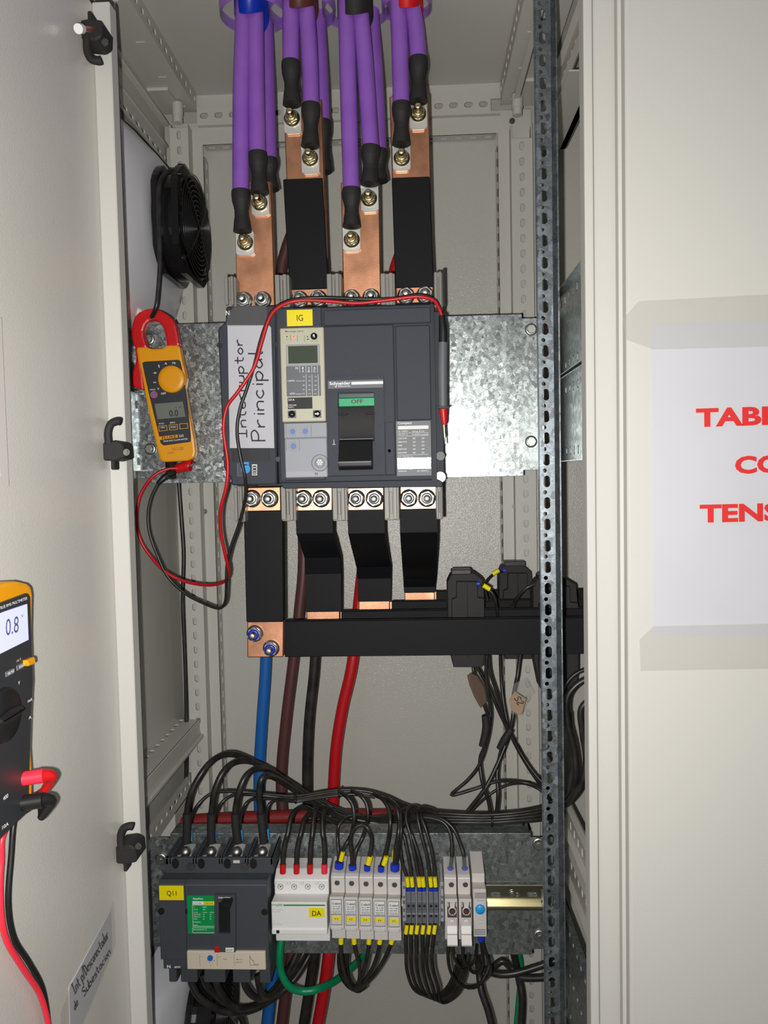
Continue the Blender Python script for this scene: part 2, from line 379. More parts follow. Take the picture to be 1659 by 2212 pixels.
# left lower rails
zz = W(447, 1548, 1.235).z
b = B().perf((XL, .86, zz), DY, RX, (0, 0, 1), strip_cells(.38, .040, .0228, .006, .0035, .012))
b.box(XL+.038, XL+.041, .86, 1.24, zz-.026, zz, .001).box(XL+.041, XL+.047, .86, 1.24, zz-.030, zz-.024, .001)
part('side_rail', b, 'paint', cab)
z2 = W(432, 1668, 1.225).z
b = B().perf((XL+.022, .86, z2-.03), DY, UP, (1, 0, 0), strip_cells(.37, .03, .0228, .0062, .0035)); b.box(XL, XL+.022, .86, 1.23, z2-.032, z2-.03).box(XL+.0, XL+.022, 1.14, 1.21, z2-.10, z2-.03)
part('side_rail', b, 'paint', cab)
# front posts, galvanised
pit = .02335; YU = .84
def front_post(xc, yc, x0, x1, sgn):
    X0, X1 = W(x0, yc, YU).x, W(x1, yc, YU).x; wd = X1-X0; z0 = zphase(xc, yc, YU, pit, .31)
    ztop = za(240, 9, YU) if sgn < 0 else ZR-.002
    cv = W(xc, yc, YU).x-X0
    b = B().perf((X0, YU, z0), UP, RX, (0, -1, 0), strip_cells(ztop-z0, wd, pit, .0063, .0036, cv, 0, .0023, cv-sgn*.0022))
    e = X1 if sgn > 0 else X0
    b.add([(e, YU, z0), (e+sgn*.0075, YU+.005, z0), (e+sgn*.0075, YU+.005, ztop), (e, YU, ztop)], [(0, 1, 2, 3)])
    b.box(e+sgn*.006, e+sgn*.0075, YU+.004, YU+.028, z0, ztop)
    e2 = X0 if sgn > 0 else X1
    b.box(e2-.0008, e2+.0008, YU, YU+.006, z0, ztop, .0005)
    return part('front_post', b, 'galvanised_post', cab)
front_post(1177.5, 663, 1162, 1195, 1)
front_post(262, 850, 248, 277, -1)
# side brackets in depth (galvanised, perforated plates)
def side_plate(X, y0, y1, zlo, zhi, nx, m, rows, a=.006, bb=.0035, label=None):
    L = y1-y0; H = zhi-zlo; cells = []; vs = [0]+[q for r in rows for q in (r-.008, r+.008)]+[H]
    for i in range(0, len(vs)-1):
        if i % 2 == 0: cells.append((0, L, vs[i], vs[i+1], 0, 0, 0, 0))
        else:
            n = int(L/.0233)
            for k in range(n): cells.append((k*L/n, (k+1)*L/n, vs[i], vs[i+1], (k+.5)*L/n, (vs[i]+vs[i+1])/2, bb, a))
    b = B().perf((X, y0, zlo), DY, UP, (nx, 0, 0), cells); b.box(X, X-nx*-.008, y0, y1, zhi-.001, zhi).box(X, X+nx*.008, y0, y1, zlo, zlo+.001)
    return part('side_bracket', b, m, cab, label)
for X, nx in ((.2, -1), (-.3985, 1)):
    side_plate(X, .85, 1.125, E+.012, E+.122, nx, 'galvanised', [.014, .095])
    side_plate(X, .85, 1.125, E+.126, E+.24, nx, 'galvanised', [.014, .099])
for k in range(3):
    pass
side_plate(.2, .85, 1.24, E-.495, E-.452, -1, 'paint', [.012, .031])
side_plate(.215, .85, 1.24, E-.60, E-.55, -1, 'paint', [.025], .0075, .005)
side_plate(.203, .85, 1.10, E-.80, E-.62, -1, 'galvanised_dull', [.03, .09, .15], .008, .005)
side_plate(.205, .85, 1.235, E+.505, E+.545, -1, 'paint', [.02], .0045, .0055)
side_plate(.24, .85, 1.235, E+.50, E+.535, -1, 'paint', [.018], .0045, .0055)
side_plate(.165, .90, 1.235, E+.562, E+.602, -1, 'paint', [.02], .0045, .0055)
b = B().box(.2, .24, 1.0, 1.235, E+.50, E+.502).box(.225, .228, .84, .87, .1, ZR); part('side_rail', b, 'paint', cab)
# frame screws
b = B()
for x, y, Y in ((442, 1105, YF), (1112, 1094, YF), (408, 292, YF), (1106, 262, YF)):
    p = W(x, y, Y); b.cyl((p.x, Y, p.z), (0, -1, 0), .0045, .002, 14).cyl((p.x, Y-.002, p.z), (0, -1, 0), .0028, .004, 12)
part('frame_screw', b, 'steel_dark', cab)
# right hand corner frame and closed side door
yc = 1106
b = B().box(xa(1268, yc, .765), xa(1287.5, yc, .765), .765, .786, .08, 2.12, .0018, 2)
b.box(xa(1288.5, yc, .765), xa(1345, yc, .765), .765, .786, .08, 2.12, .0012)
part('corner_frame', b, 'paint_door', cab)
XD0 = xa(1355, yc, .735)
b = B().box(XD0, .95, .735, .757, .10, 2.12, .003, 3).box(XD0-.0035, XD0+.004, .748, .760, .10, 2.12, .0015, 2)
part('side_door', b, 'paint_door', cab)
# open left door: panel seen from the inside, its bright hinge edge, clips
XDR = xa(240, yc, .797); XDE = xa(277, yc, .797)
zt = za(215, 3, .797)
part('door', B().box(XDR-.022, XDR, .27, .802, .10, zt, .002), 'paint_rough', cab)
dr = cab.children[-1]
dr = [c for c in cab.children if c.name.startswith('door')][-1]
part('door_edge', B().box(XDR, XDE, .797, .815, .10, zt, .001), 'paint_door', dr)
def M_door(Xf): return Matrix(((0, -1, 0, Xf), (1, 0, 0, 0), (0, 0, 1, 0), (0, 0, 0, 1)))
def GD(X):
    def g(px, py): p = WX(px, py, X); return (p.y, p.z)
    return g
# clear pocket on the door at the picture's left edge
gd = GD(XDR+.004)
b = B(M_door(XDR)); ya = gd(12, 880)[0]; z0, z1 = gd(3, 1040)[1], gd(3, 742)[1]
b.ring([(ya-.16, z0-.004), (ya, z0-.004), (ya, z1+.02), (ya-.16, z1+.02)], [(ya-.155, z0+.004), (ya-.012, z0+.004), (ya-.012, z1+.005), (ya-.155, z1+.005)], -.004, 0)
part('window_frame', b, 'white_warm', dr)
part('window_pane', B(M_door(XDR)).box(ya-.156, ya-.010, -.002, -.0002, z0, z1+.006), 'black_gloss', dr)
# black clips with screws on the hinge edge
def clip(x, y, flip, nm):
    Y = .79; p = W(x, y, Y); s = .00048
    t = []
    def q(dx, dz): return (p.x+dx*s, p.z+dz*s*flip)
    b = B()
    b.prism([q(-22, 18), (q(8, 22)), q(22, 14), q(24, -16), q(0, -22), q(-22, -20)], Y-.022, .797, .0015)
    hk = [W(x, y, Y)+Vector((dx*s, -.020, dz*s*flip)) for dx, dz in ((-10, 14), (-11, 38), (-4, 56), (10, 62), (18, 61))]
    b.tube(hk, .0042, 8, 4)
    b.box(p.x-8*s, p.x+0*s, Y-.020, Y-.006, p.z-flip*40*s, p.z-flip*18*s, .001)
    o = part('door_clip', b, 'black_matt', dr)
    return p
for (x, y, f) in ((216, 90, -1), (262, 975, 1), (288, 1825, 1)): 
    p = clip(x, y, f, '')
    q = W(x+12, y+2, .768); part('clip_screw', B().cyl((q.x, .768, q.z), (0, -1, 0), .0034, .0015, 14).cyl((q.x, .7665, q.z), (0, -1, 0), .0018, .0015, 6), 'steel_dark', dr)
p = WX(207, 64, XDR+.012); q = WX(176, 62, XDR+.012)
part('clip_pin', B().tube([p, q], .0026, 12), 'copper', dr)
q2 = WX(169, 62, XDR+.012); part('clip_pin_cap', B().tube([q, q2], .0045, 12), 'white_plastic', dr)
# floor below (out of the frame) carries the cabinet
tag(part('floor', B().box(-2.5, 2.5, -2, 2.5, -.02, 0), 'concrete'), kind='structure')
# ---- sign on the side door
g = G(.7335)
cs = [(1408, 700), (1408+508, 688), (1411+508, 1372), (1411, 1374)]
sg = thing('warning_sign', 'white paper sheet with red printed capitals taped to the grey door on the right', 'sign', W(1660, 1374, .7345))
b = B(); n = 14; vs = []; fs = []
for j in range(n+1):
    for i in range(n+1):
        u, v = i/n, j/n; x = cs[0][0]*(1-u)*(1-v)+cs[1][0]*u*(1-v)+cs[2][0]*u*v+cs[3][0]*(1-u)*v; y = cs[0][1]*(1-u)*(1-v)+cs[1][1]*u*(1-v)+cs[2][1]*u*v+cs[3][1]*(1-u)*v
        wv = .0012*(.5+.5*sin(u*7+v*2.3))*(1-abs(2*v-1)**4)*min(1, v*3)
        p = g(x, y); vs.append((p[0], .7345-.0004-wv, p[1]))
for j in range(n):
    for i in range(n): a = j*(n+1)+i; fs.append((a, a+1, a+n+2, a+n+1))
b.add(vs, fs, True); m_ = len(vs)
part('paper', b, 'paper', sg)
b = B(); gy = .7316
b.text('TABLERO', g, (1502, 921), (1824, 911), 39, gy, .04).text('CON', g, (1586, 1022), (1740, 1017), 37, gy, .04).text('TENSION', g, (1510, 1127), (1816, 1120), 38, gy, .04)
part('lettering', b, 'red_print', sg)
for nm, pts, lab in (('', [(1378, 652), (1952, 622), (1952, 742), (1410, 756), (1352, 735), (1344, 690)], 'clear adhesive tape strip across the top edge of the white sign'),
                     ('', [(1380, 1380), (1410, 1352), (1952, 1340), (1952, 1438), (1382, 1448)], 'clear adhesive tape strip along the bottom edge of the white sign')):
    b = B().ppx(pts, g, .7311, .7314); solo('adhesive_tape', b, 'clear_tape', lab, 'tape', 'tape holding the sign')
# ---- handwritten note on the open door
gd = GD(XDR+.0008); Mx = M_door(XDR)
nt = thing('handwritten_note', 'white slip with handwritten blue-black words taped low on the open left door', 'note', WX(195, 2212, XDR))
b = B(Mx).prism([gd(240, 1966), gd(243, 2056), gd(176, 2212), gd(153, 2250), gd(150, 2133)][::-1], -.0006, 0); part('paper', b, 'paper', nt)
b = B(Mx); b.write('Int p/Desconectador', gd, (161, 2149), (236, 2022), (153, 2130), -.0008, .0008); b.write('Subestacion', gd, (182, 2153), (240, 2057), (176, 2138), -.0008, .00085); b.write('de', gd, (162, 2183), (170, 2166), (158, 2168), -.0008, .00085)
part('lettering', b, 'ink', nt)
b = B(Mx).prism([gd(245, 1944), gd(250, 2034), gd(243, 2060), gd(172, 2230), gd(130, 2240), gd(130, 2190), gd(150, 2135), gd(236, 1966)][::-1], -.0011, -.0009)
solo('adhesive_tape', b, 'clear_tape', 'clear adhesive tape over the handwritten note on the left door', 'tape')
# ============================================================ galvanised plates
def bolt_at(b, x, y, Y, r=.0085, hexr=.006, th=.004):
    p = W(x, y, Y); b.lathe((p.x, Y, p.z), (0, -1, 0), [(r, 0), (r, .0012), (r*.8, .0022), (hexr, .0024)], 20); b.cyl((p.x, Y, p.z), (0, -1, 0), hexr, .002+th, 6, smooth=False); b.cyl((p.x, Y, p.z), (0, -1, 0), hexr*.55, .0028+th, 12)
def plate(name, lab, x0, x1, y0, y1, yt, m, bolts, notch=True, xm=760):
    Y = yt; X0, X1 = xa(x0, (y0+y1)/2, Y), xa(x1, (y0+y1)/2, Y); Z0, Z1 = za(xm, y1, Y), za(xm, y0, Y)
    t = thing(name, lab, 'mounting plate', ((X0+X1)/2, Y, Z0))
    b = B(); pts = [(X0, Z0+.006), (X1, Z0+.006), (X1, Z1-.004), (X0, Z1-.004)]
    d = .03
    b.prism([(X0, Z0+.008), (X0+d, Z0+.008), (X0+d, Z0), (X1-d, Z0), (X1-d, Z0+.008), (X1, Z0+.008), (X1, Z1-.006), (X1-d, Z1-.006), (X1-d, Z1), (X0+d, Z1), (X0+d, Z1-.006), (X0, Z1-.006)], Y, Y+.002, .0006, 2)
    b.box(X0+d+.001, X1-d-.001, Y+.0015, Y+.03, Z1-.0018, Z1-.0002).box(X0+d+.001, X1-d-.001, Y+.0015, Y+.03, Z0+.0002, Z0+.0018)
    part('plate', b, m, t)
    for bx, by in bolts:
        q = B(); bolt_at(q, bx, by, Y); part('bolt', q, 'steel', t)
    return t
plate('mounting_plate', 'bright spangled galvanised plate behind the main circuit breaker', 276, 1176, 689, 1036, 1.09, 'galvanised', ((1147, 712), (1147, 954), (322, 733), (325, 970), (284, 970)))
plate('mounting_plate', 'dull mottled galvanised plate carrying the bottom row of devices', 326, 1196, 1800, 2060, 1.03, 'galvanised_dull', ((348, 1855), (1163, 1822), (1165, 2020)))
# din rail
g = G(1.022); rl = thing('din_rail', 'yellowish zinc-plated slotted rail along the lower mounting plate', 'rail', W(880, 1965, 1.022))
X0, X1 = xa(588, 1935, 1.022), xa(1192, 1935, 1.022); za1, za2 = za(1100, 1908, 1.022), za(1100, 1962, 1.022)
b = B(); b.box(X0, X1, 1.016, 1.0175, za1-.0045, za1, .0005).box(X0, X1, 1.016, 1.0175, za2, za2+.0045, .0005)
b.box(X0, X1, 1.0165, 1.026, za1-.0055, za1-.0045).box(X0, X1, 1.0165, 1.026, za2+.0045, za2+.0055)
h = za1-za2-.011
b.perf((X0, 1.026, za2+.0055), RX, UP, (0, -1, 0), strip_cells(X1-X0, h, .0245, .0075, .003), .001)
part('rail_profile', b, 'rail_gold', rl)
q = B()
for x in (1106,): bolt_at(q, x, 1930, 1.026, .005, .0035, .001)
part('screw', q, 'steel', rl)
# ============================================================ fans
def fan(lab, cy, cz, X):
    """axial fan on a white plastic outlet, axis along X, grille towards +X"""
    M = Matrix(((0, -1, 0, X), (1, 0, 0, cy), (0, 0, 1, cz), (0, 0, 0, 1)))
    t = thing('cooling_fan', lab, 'fan', (X-.03, cy, cz-.09))
    R = .083; D = .036
    # octagon-like frame
    def oct(r, k=.30): return [(r*cos(a)*(1 if i % 2 else 1), r*sin(a)) for i, a in enumerate([pi/8+2*pi*j/8 for j in range(8)])]
    circ = lambda r, n=48: [(r*cos(2*pi*i/n), r*sin(2*pi*i/n)) for i in range(n)]
    b = B(M)
    def sq(n=48, h=.074, rr=.03):
        o = []
        for i in range(n):
            a = 2*pi*i/n; f = min(1/max(abs(cos(a)), 1e-6), 1/max(abs(sin(a)), 1e-6)); f = min(f, 1.16); o.append((h*cos(a)*f, h*sin(a)*f))
        return o
    b.ring(sq(), circ(.069), 0, .009); b.ring(sq(), circ(.069), D-.009, D); b.ring(circ(.073), circ(.069), .009, D-.009)
    b.box(-.02, .02, .010, D-.010, .069, .077, .003)
    part('housing', b, 'black_gloss', t)
    b = B(M)
    b.cyl((0, .010, 0), (0, 1, 0), .031, .024, 28)
    part('motor', b, 'black', t)
    for k in range(6):
        a = 2*pi*k/6; vs = []; 
        for i in range(6):
            r = .030+i*.0074
            for sgn in (-1, 1): ang = a+sgn*.38+i*.05; vs.append((r*cos(ang), .019+sgn*.009, r*sin(ang)))
        vs2 = [(x, y+.0015, z) for x, y, z in vs]
        fs = [(2*i, 2*i+1, 2*i+3, 2*i+2) for i in range(5)]
        part('blade', B(M).add(vs, fs, True).add(vs2, fs, True), 'black_gloss', t)
    b = B(M)
    for r in [.012+.0065*i for i in range(10)]:
        y = -.004-.004*(1-(r/.08)**2); pts = [(r*cos(2*pi*i/36), y, r*sin(2*pi*i/36)) for i in range(37)]; b.tube(pts, .0009, 6, 1)
    for a in (pi/4, 3*pi/4, 5*pi/4, 7*pi/4):
        b.tube([(.0, -.0085, 0), (.045*cos(a), -.007, .045*sin(a)), (.074*cos(a), -.004, .074*sin(a)), (.083*cos(a), 0, .083*sin(a))], .0013, 6, 4)
        b.cyl((.080*cos(a), -.003, .080*sin(a)), (0, 1, 0), .0045, .012, 12)
    part('grille', b, 'grille', t)
    # white outlet box
    b = B(M); n = 48; R1 = circ(.086, n); D0 = D-.05
    def rsq(h, k, sx=1, cx=0, cz=0):
        o = []
        for i in range(n):
            a = 2*pi*i/n; f = min(1/max(abs(cos(a)), 1e-6), 1/max(abs(sin(a)), 1e-6)); f = min(f, k); o.append((cx+h*sx*cos(a)*f, cz+h*sin(a)*f))
        return o
    rings = [(circ(.070), D+.002), (R1, D+.001), (rsq(.094, 1.05, 1, -.004), D+.004), (rsq(.110, 1.15, 1.1, -.02, -.008), D+.014), (rsq(.130, 1.3, 1.2, -.045, -.018), D+.036), (rsq(.132, 1.3, 1.2, -.045, -.018), D+.055)]
    vs = [(x, y, z) for r, y in rings for x, z in r]
    fs = [(k*n+i, k*n+(i+1) % n, (k+1)*n+(i+1) % n, (k+1)*n+i) for k in range(len(rings)-1) for i in range(n)]
    b.add(vs, fs, True)
    part('filter_box', b, 'white_fan', t, 'white plastic outlet box behind the fan')
    return t
c1 = WX(421, 500, -.315)
fan('black round fan with wire grille on white outlet box, upper left side wall', c1.y-.005, c1.z+.002, -.315)
c2 = WX(440, 2235, -.315)
fan('black fan half hidden at the bottom left below the small breaker', 1.09, W(440, 2238, 1.05).z, -.300)
# ============================================================ MAIN BREAKER
def Cz(ox, oy, k): return lambda x, y: (ox+x*k, oy+y*k)
q = Cz(580, 620, .2532)
Yb = .955
g = G(Yb)
mb = thing('circuit_breaker', 'large dark grey four-pole circuit breaker switched OFF, with yellow tag on its front', 'circuit breaker', W(720, 1048, 1.03))
def R4(b, a0, a1, b0, b1, gg, ya, yb, bev=0, seg=1): p = q(a0, a1); r = q(b0, b1); return b.rpx(p[0], p[1], r[0], r[1], gg, ya, yb, bev, seg)
b = B()
R4(b, 65, 160, 1425, 1665, g, Yb, 1.06, .002)
b.ppx([(608, 1040), (944, 1035), (955, 1040), (957, 1052), (612, 1056), (608, 1050)], g, Yb+.004, 1.06, .001)
b.rpx(940, 668, 958, 1040, g, Yb+.012, 1.06, .001)
part('case', b, 'grey_case', mb)
part('case_gap', B().rpx(935, 660, 940.5, 1040, g, Yb-.0002, Yb+.01).rpx(608, 1041, 938, 1043.5, g, Yb-.0002, Yb+.01), 'grey_line', mb)
b = B()
for r in ((85, 178, 472, 1652), (472, 187, 1384, 322), (482, 330, 1080, 1612), (1089, 330, 1384, 1138), (992, 1148, 1080, 1606)):
    R4(b, *r, g, Yb-.003-(.0006 if r[0] == 992 else 0), Yb+.002, .0012)
part('front_panel', b, 'grey_case2', mb)
b = B()
for x, y in ((90, 190), (1393, 160), (140, 1650), (1405, 1636), (1032, 1110), (1032, 1398)):
    p = q(x, y); part('cover_screw', B().dpx(*p, .0020, g, Yb-.0036, .002, 10), 'grey_line', mb)
b = B(); p = q(1470, 1440); b.dpx(*p, .0055, g, Yb+.010, .004, 18); part('corner_screw', b, 'black', mb)
b = B(); p = q(1468, 1622); b.dpx(*p, .0068, g, Yb+.0095, .002, 22); part('seal_sticker', b, 'white_plastic', mb)
# neutral pole block
b = B().ppx([(487, 662), (596, 659), (598, 1047), (500, 1049), (497, 1031), (483, 1012), (470, 710), (487, 694)], g, Yb+.001, 1.06, .0018)
part('neutral_pole_case', b, 'grey_case', mb)
b = B().ppx([(492, 664), (574, 662), (579, 704), (492, 704)], g, Yb-.0004, Yb+.002); part('dark_plate', b, 'grey_line', mb); part('dark_plate', B().rpx(500, 969, 581, 997, g, Yb-.0004, Yb+.002), 'grey_line', mb)
b = B()
for x, y in ((474, 746), (485, 990), (595, 745), (601, 992)): part('case_screw', B().dpx(x, y, .0032, g, Yb-.001, .004, 14), 'black', mb)
part('lettering', B().text('N', g, (488, 681), (496, 681), 10, Yb-.0008, .02), 'white_print', mb)
part('transparent_sticker', B().rpx(512, 1000, 529, 1029, g, Yb-.0008, Yb+.001, .0005), 'clear_cover', mb)
b = B(); b.dpx(531, 1013, .0058, g, Yb-.0012, .002, 18).rpx(524, 998, 538, 1005, g, Yb-.0012, Yb+.001); part('blue_mark', b, 'blue_sticker', mb)
b = B(); b.ring([g(545, 1003), g(556, 1003), g(556, 1027), g(545, 1027)], [g(547, 1006), g(554, 1006), g(554, 1025), g(547, 1025)], Yb-.002, Yb+.001); b.rpx(546, 1009, 555, 1011, g, Yb-.002, Yb).rpx(546, 1016, 555, 1018, g, Yb-.002, Yb).rpx(546, 1021, 555, 1023, g, Yb-.002, Yb); part('clip_window', b, 'white_warm', mb)
# paper label, handwritten
pl_ = thing('handwritten_label', 'white paper strip with handwritten words running upward on the left of the main breaker', 'label', W(541, 968, Yb-.001))
part('paper', B().ppx([(492, 703), (581, 703), (586, 708), (593, 968), (497, 968)], g, Yb-.0014, Yb-.0009), 'paper', pl_)
b = B().write('Interruptor', g, (534, 947), (524, 728), (512, 947), Yb-.0016, .0008).write('Principal', g, (574, 952), (566, 752), (544, 952), Yb-.0016, .0009); part('lettering', b, 'ink', pl_)
part('tape', B().ppx([(488, 708), (494, 676), (512, 662), (582, 661), (590, 690), (594, 966), (497, 975)], g, Yb-.0022, Yb-.0019), 'clear_cover', pl_) if 0 else None
b = B().ppx([(490, 706), (493, 680), (508, 661), (576, 660), (580, 704)], g, Yb-.0024, Yb-.0021); part('tape', b, 'clear_film', pl_)
# yellow tag
b = B(); R4(b, 162, 200, 380, 338, g, Yb-.0045, Yb-.0028); tg = part('tag', b, 'yellow_label', mb, 'yellow tag printed IG')
part('lettering', B().text('IG', g, q(247, 296), q(300, 294), 13.5, Yb-.0047, .004), 'ink', tg)
# trip unit
Yt = Yb-.006; gt = G(Yt)
b = B(); R4(b, 106, 345, 480, 1150, gt, Yt, Yb, .0012)
tu = part('trip_unit', b, 'beige', mb, 'beige electronic trip unit')
b = B(); R4(b, 150, 490, 437, 668, gt, Yt-.0012, Yt+.001, .0006); part('screen_bezel', b, 'terminal_light', tu)
b = B(); R4(b, 170, 503, 420, 652, gt, Yt-.0015, Yt-.0008); part('screen', b, 'lcd_green', tu)
b = B(); R4(b, 153, 672, 446, 932, gt, Yt-.0004, Yt+.001); part('scale_panel', b, 'terminal_grey', tu)
b = B(); t_ = lambda s, x0, y0, x1, y1, h, bo=.01: b.text(s, gt, q(x0, y0), q(x1, y1), h, Yt-.0007, bo)
t_('N', 232, 703, 252, 703, 5.5); t_('1', 288, 702, 298, 702, 5); t_('A', 285, 728, 303, 728, 5); t_('2', 337, 702, 352, 702, 5); t_('B', 337, 728, 353, 728, 5); t_('3', 384, 702, 400, 702, 5); t_('C', 384, 728, 402, 728, 5)
t_('100%', 166, 809, 226, 807, 4, 0); t_('40%', 182, 918, 228, 916, 4, 0)
for i, y in enumerate((765, 800, 838, 875, 910)):
    for j, x in enumerate((292, 342, 393)): t_(str(15*(5-i))+'', x, y+6, x+17, y+6, 2.8, 0)
for x, y0, y1 in ((266, 672, 730), (318, 672, 730), (368, 672, 730), (417, 672, 730), (322, 745, 930), (372, 745, 930), (424, 745, 930)): R4(b, x, y0, x+3, y1, gt, Yt-.0007, Yt-.0004)
for y in (801, 912): R4(b, 234, y, 285, y+3, gt, Yt-.0007, Yt-.0004)
part('scale_lettering', b, 'white_print', tu)
b = B(); t_('Micrologic 2.0 A', 143, 386, 298, 384, 3.2, .01); t_('Tr', 150, 455, 168, 455, 2.4, 0); t_('test / reset', 360, 468, 424, 466, 2.2, 0)
for x in (188, 245, 306): R4(b, x, 412, x+2, 466, gt, Yt-.0004, Yt)
for x in (157, 332): p = q(x, 424); b.dpx(*p, .0008, gt, Yt-.0004, .001, 10)
R4(b, 328, 442, 344, 450, gt, Yt-.0004, Yt)
part('lettering', b, 'grey_case', tu)
p = q(215, 424); part('led', B().dpx(*p, .0011, gt, Yt-.001, .002, 12), 'led_red', tu, 'lit red LED')
for i, (x, y, sq_) in enumerate(((389, 421, 0), (200, 1085, 1), (415, 1082, 1))):
    p = q(x, y)
    if sq_: part('button_plate', B().rpx(p[0]-9, p[1]-8, p[0]+9, p[1]+8.5, gt, Yt-.0003, Yt+.001), 'terminal_grey', tu)
    bb = B(); P3 = gt(*p); bb.lathe((P3[0], Yt, P3[1]), (0, -1, 0), [(.0042, 0), (.0042, .0018), (.003, .0026), (0, .003)], 20); part('button', bb, 'black_gloss', tu)
b = B(); p = q(389, 420); b.rpx(p[0]-1.8, p[1]-3, p[0]+1.8, p[1]+1, gt, Yt-.0034, Yt-.003); t_('menu', 176, 1089, 226, 1089, 2.6, .01)
P = [(398, 1078), (420, 1078), (420, 1068), (436, 1083), (420, 1098), (420, 1089), (398, 1089)]; b.ppx([q(*k) for k in P], gt, Yt-.0036, Yt-.003); part('button_mark', b, 'white_print', tu)
b = B(); R4(b, 164, 942, 374, 1040, gt, Yt-.0004, Yt+.001, .0003); part('type_plate', b, 'grey_line', tu)
b = B(); t_('2.0 A', 170, 970, 222, 970, 4.5, .02); t_('LV831480', 164, 1013, 238, 1013, 2.6, .01); t_('33071', 168, 1030, 214, 1030, 2.6, .01)
part('type_lettering', b, 'white_print', tu)
# lower, settings part with transparent cover
gl = G(Yt+.001)
b = B(); R4(b, 132, 1155, 498, 1290, gl, Yt+.001, Yb, .001); R4(b, 140, 1290, 500, 1625, gl, Yt+.002, Yb, .001); part('settings_panel', b, 'terminal_light', mb)
sp_ = [c for c in mb.children if c.name.startswith('settings_panel')][0]
for x, y in ((206, 1234), (314, 1230), (212, 1358)):
    p = gl(*q(x, y)); bb = B(); n = 24; bb.prism([(p[0]+(.0027 if k % 2 else .0042)*cos(2*pi*k/n), p[1]+(.0027 if k % 2 else .0042)*sin(2*pi*k/n)) for k in range(n)], Yt-.0002, Yt+.002); part('dial', bb, 'blue_dial', sp_)
b = B(); p = gl(*q(438, 1500)); b.ring([(p[0]+.0105*cos(k*pi/12), p[1]+.0105*sin(k*pi/12)) for k in range(24)], [(p[0]+.0098*cos(k*pi/12), p[1]+.0098*sin(k*pi/12)) for k in range(24)], Yt, Yt+.002)
b.ring([(p[0]+.006*cos(k*pi/12), p[1]+.006*sin(k*pi/12)) for k in range(24)], [(p[0]+.0054*cos(k*pi/12), p[1]+.0054*sin(k*pi/12)) for k in range(24)], Yt, Yt+.002)
for y in (1157, 1282): R4(b, 145, y, 490, y+4, gl, Yt, Yt+.001)
for a0, a1, b0, b1 in ((150, 1170, 152, 1278), (364, 1175, 366, 1280), (262, 1302, 264, 1395), (150, 1302, 152, 1395)): R4(b, a0, a1, b0, b1, gl, Yt+.0004, Yt+.001)
b.text('N', gl, q(397, 1605), q(418, 1604), 6, Yt+.0006, .01)
for x, y in ((206, 1234), (314, 1230), (212, 1358)):
    for k in range(8):
        a = -pi/2+(k-3.5)*.6+pi; p = gl(*q(x, y)); b.cyl((p[0]+.0056*cos(a+pi/2), Yt+.0004, p[1]+.0056*sin(a+pi/2)), (0, 1, 0), .0004, .001, 6)
part('marking', b, 'grey_case', sp_)
b = B(); p = gl(*q(438, 1495))
for k in range(7): a = k*pi/3; r_ = .0026 if k else 0; b.cyl((p[0]+r_*cos(a), Yt-.0004, p[1]+r_*sin(a)), (0, 1, 0), .0009, .002, 8)
part('test_port', b, 'brass_zinc', sp_)
b = B(); R4(b, 142, 1164, 500, 1572, G(Yt-.003), Yt-.003, Yt-.0022, .0003); part('transparent_cover', b, 'clear_cover', sp_)
# handle module
hm = B(); 
P1, P2, P3, P4 = q(513, 768), q(984, 768), q(994, 1588), q(530, 1590)
I1, I2, I3, I4 = q(597, 902), q(904, 902), q(910, 1570), q(605, 1572)
hm.ring([g(*P1), g(*P2), g(*P3), g(*P4)], [g(*I1), g(*I2), g(*I3), g(*I4)], Yb-.007, Yb-.002)
hh = part('handle_module', hm, 'grey_case2', mb)
part('module_outline', B().ring([g(P1[0]-1, P1[1]-1), g(P2[0]+1, P2[1]-1), g(P3[0]+1, P3[1]+1), g(P4[0]-1, P4[1]+1)], [g(*P1), g(*P2), g(*P3), g(*P4)], Yb-.0035, Yb-.002), 'grey_line', hh)
part('header_bar', B().rpx(*q(513, 800), *q(978, 868), g, Yb-.0073, Yb-.006), 'terminal_grey', hh)
b = B(); gh = g; b.rpx(*q(712, 812), *q(980, 836), g, Yb-.0076, Yb-.007)
b.text('Schneider', g, q(526, 842), q(705, 836), 6.6, Yb-.0076, .03); b.text('Electric', g, q(602, 858), q(703, 856), 3.8, Yb-.0076, .01)
b.tube([(g(*q(588, 842))[0], Yb-.0077, g(*q(588, 842))[1]), (g(*q(586, 858))[0], Yb-.0077, g(*q(586, 858))[1]), (g(*q(574, 858))[0], Yb-.0077, g(*q(574, 858))[1]), (g(*q(580, 848))[0], Yb-.0077, g(*q(580, 848))[1])], .0005, 6, 4)
b.text('1', g, q(552, 1345), q(575, 1345), 0, 0, 0, p2=q(552, 1300)) if 0 else None
b.rpx(*q(562, 1305), *q(566, 1344), g, Yb-.0074, Yb-.007).rpx(*q(551, 1342), *q(577, 1346), g, Yb-.0074, Yb-.007)
part('logo_lettering', b, 'white_print', hh)
part('position_mark', B().rpx(*q(936, 918), *q(946, 948), g, Yb-.0074, Yb-.007), 'grey_line', hh); part('position_mark', B().ppx([q(930, 1176), q(960, 1176), q(945, 1206)], g, Yb-.0074, Yb-.007), 'grey_line', hh); part('position_mark', B().ppx([q(548, 1372), q(556, 1372), q(572, 1435), q(564, 1440)], g, Yb-.0074, Yb-.007), 'grey_line', hh)
b = B(); p = g(*q(950, 1448)); cc = lambda r: [(p[0]+r*cos(k*pi/10), p[1]+r*sin(k*pi/10)) for k in range(20)]
